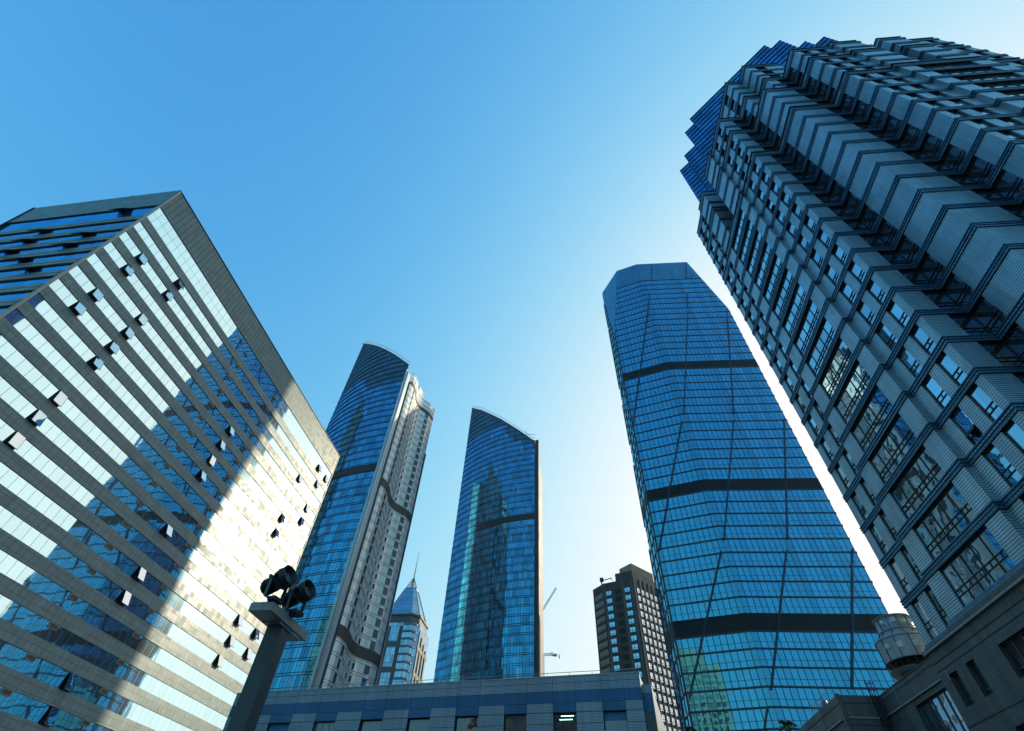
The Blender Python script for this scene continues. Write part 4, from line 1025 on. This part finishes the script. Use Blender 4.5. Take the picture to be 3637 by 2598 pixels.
reflected('charcoal_tower','charcoal tower hidden behind the granite block, mirrored in the smaller curved tower',V((-232,150,0)),34,34,285,60,(chr_,wdk))
def ground():
    asphalt=plain('asphalt',(.04,.045,.05),.9,var=.25,scale=.4); pave=tiles('paving',(.14,.15,.155),.6,.6,.01,(.1,.1,.1),.1)
    b=MB(); b.face([V((-1000,-1000,-.14)),V((1000,-1000,-.14)),V((1000,1000,-.14)),V((-1000,1000,-.14))]); tag(b.build('ground',plain('city_ground',(.045,.055,.065),.9,var=.3,scale=.02)),kind='structure')
    b=MB(); b.box(V((-34,-30,-.13)),V((64,0,0)),V((0,70,0)),Z*.13); tag(b.build('pavement',pave),kind='structure')
    b=MB(); b.face([V((-55,-120,-.1)),V((-36,-120,-.1)),V((-36,30,-.1)),V((-55,30,-.1))]); tag(b.build('road',asphalt),kind='structure')
ground()

# ================================================================ SKY, SUN, HAZE, RENDER
SUN_AZ,SUN_EL=53.2,24.8
W_=bpy.data.worlds.new('World'); S.world=W_; W_.use_nodes=True; nt=W_.node_tree; nt.nodes.clear()
sky=nt.nodes.new('ShaderNodeTexSky'); sky.sky_type='NISHITA'; sky.sun_disc=False; sky.sun_elevation=rad(SUN_EL); sky.sun_rotation=rad(SUN_AZ)
sky.air_density=1.0; sky.dust_density=4.5; sky.ozone_density=3.0; sky.altitude=0
bg=nt.nodes.new('ShaderNodeBackground'); wo=nt.nodes.new('ShaderNodeOutputWorld')
hsv=nt.nodes.new('ShaderNodeMix'); hsv.data_type='RGBA'; hsv.blend_type='MULTIPLY'; hsv.inputs[0].default_value=1; hsv.inputs[7].default_value=(.47,1.06,1.36,1)
nt.links.new(sky.outputs[0],hsv.inputs[6]); 
SF=.3568   # sky strength x exposure: grade the sky in display-linear units, then undo
sp_=nt.nodes.new('ShaderNodeSeparateColor'); cb_=nt.nodes.new('ShaderNodeCombineColor'); nt.links.new(hsv.outputs[2],sp_.inputs[0])
def mth(op,x,y):
    q=nt.nodes.new('ShaderNodeMath'); q.operation=op
    for i,v in enumerate((x,y)):
        if isinstance(v,bpy.types.NodeSocket): nt.links.new(v,q.inputs[i])
        else: q.inputs[i].default_value=v
    return q.outputs[0]
for i,(A_,p_,M_) in enumerate(((4.2,1.7,1.3),(2.5,1.5,1.15),(4.0,1.8,1.05))):
    zz=mth('MULTIPLY',mth('POWER',mth('MULTIPLY',sp_.outputs[i],SF),p_),A_)
    nt.links.new(mth('DIVIDE',mth('DIVIDE',zz,mth('ADD',1.0,mth('DIVIDE',zz,M_))),SF),cb_.inputs[i])
nt.links.new(cb_.outputs[0],bg.inputs[0]); bg.inputs[1].default_value=.15; nt.links.new(bg.outputs[0],wo.inputs[0])
sl=bpy.data.lights.new('sun','SUN'); sl.energy=2.1; sl.angle=rad(.55); sl.color=(1.0,.84,.60)
so=bpy.data.objects.new('sun',sl); COL.objects.link(so)
sd=d2(SUN_AZ)*math.cos(rad(SUN_EL))+Z*math.sin(rad(SUN_EL)); so.rotation_euler=sd.to_track_quat('Z','Y').to_euler(); so.location=sd*400
def haze():
    m=bpy.data.materials.new('haze_air'); m.use_nodes=True; t=m.node_tree; t.nodes.clear(); o=t.nodes.new('ShaderNodeOutputMaterial'); v=t.nodes.new('ShaderNodeVolumePrincipled')
    v.inputs['Color'].default_value=(.6,.86,1,1); v.inputs['Density'].default_value=.00007; v.inputs['Anisotropy'].default_value=.35
    t.links.new(v.outputs[0],o.inputs['Volume'])
    b=MB(); b.box(V((-1005,-1005,-1.2)),V((2010,0,0)),V((0,2010,0)),Z*300); tag(b.build('haze',m),kind='stuff')
haze()
S.view_settings.view_transform='Standard'; S.view_settings.look='None'; S.view_settings.exposure=1.25; S.view_settings.gamma=1
S.render.engine='CYCLES'; cy=S.cycles; cy.use_denoising=True; cy.max_bounces=7; cy.glossy_bounces=4; cy.diffuse_bounces=3; cy.sample_clamp_indirect=6; cy.caustics_reflective=False; cy.caustics_refractive=False
try: cy.denoiser='OPENIMAGEDENOISE'
except Exception: pass
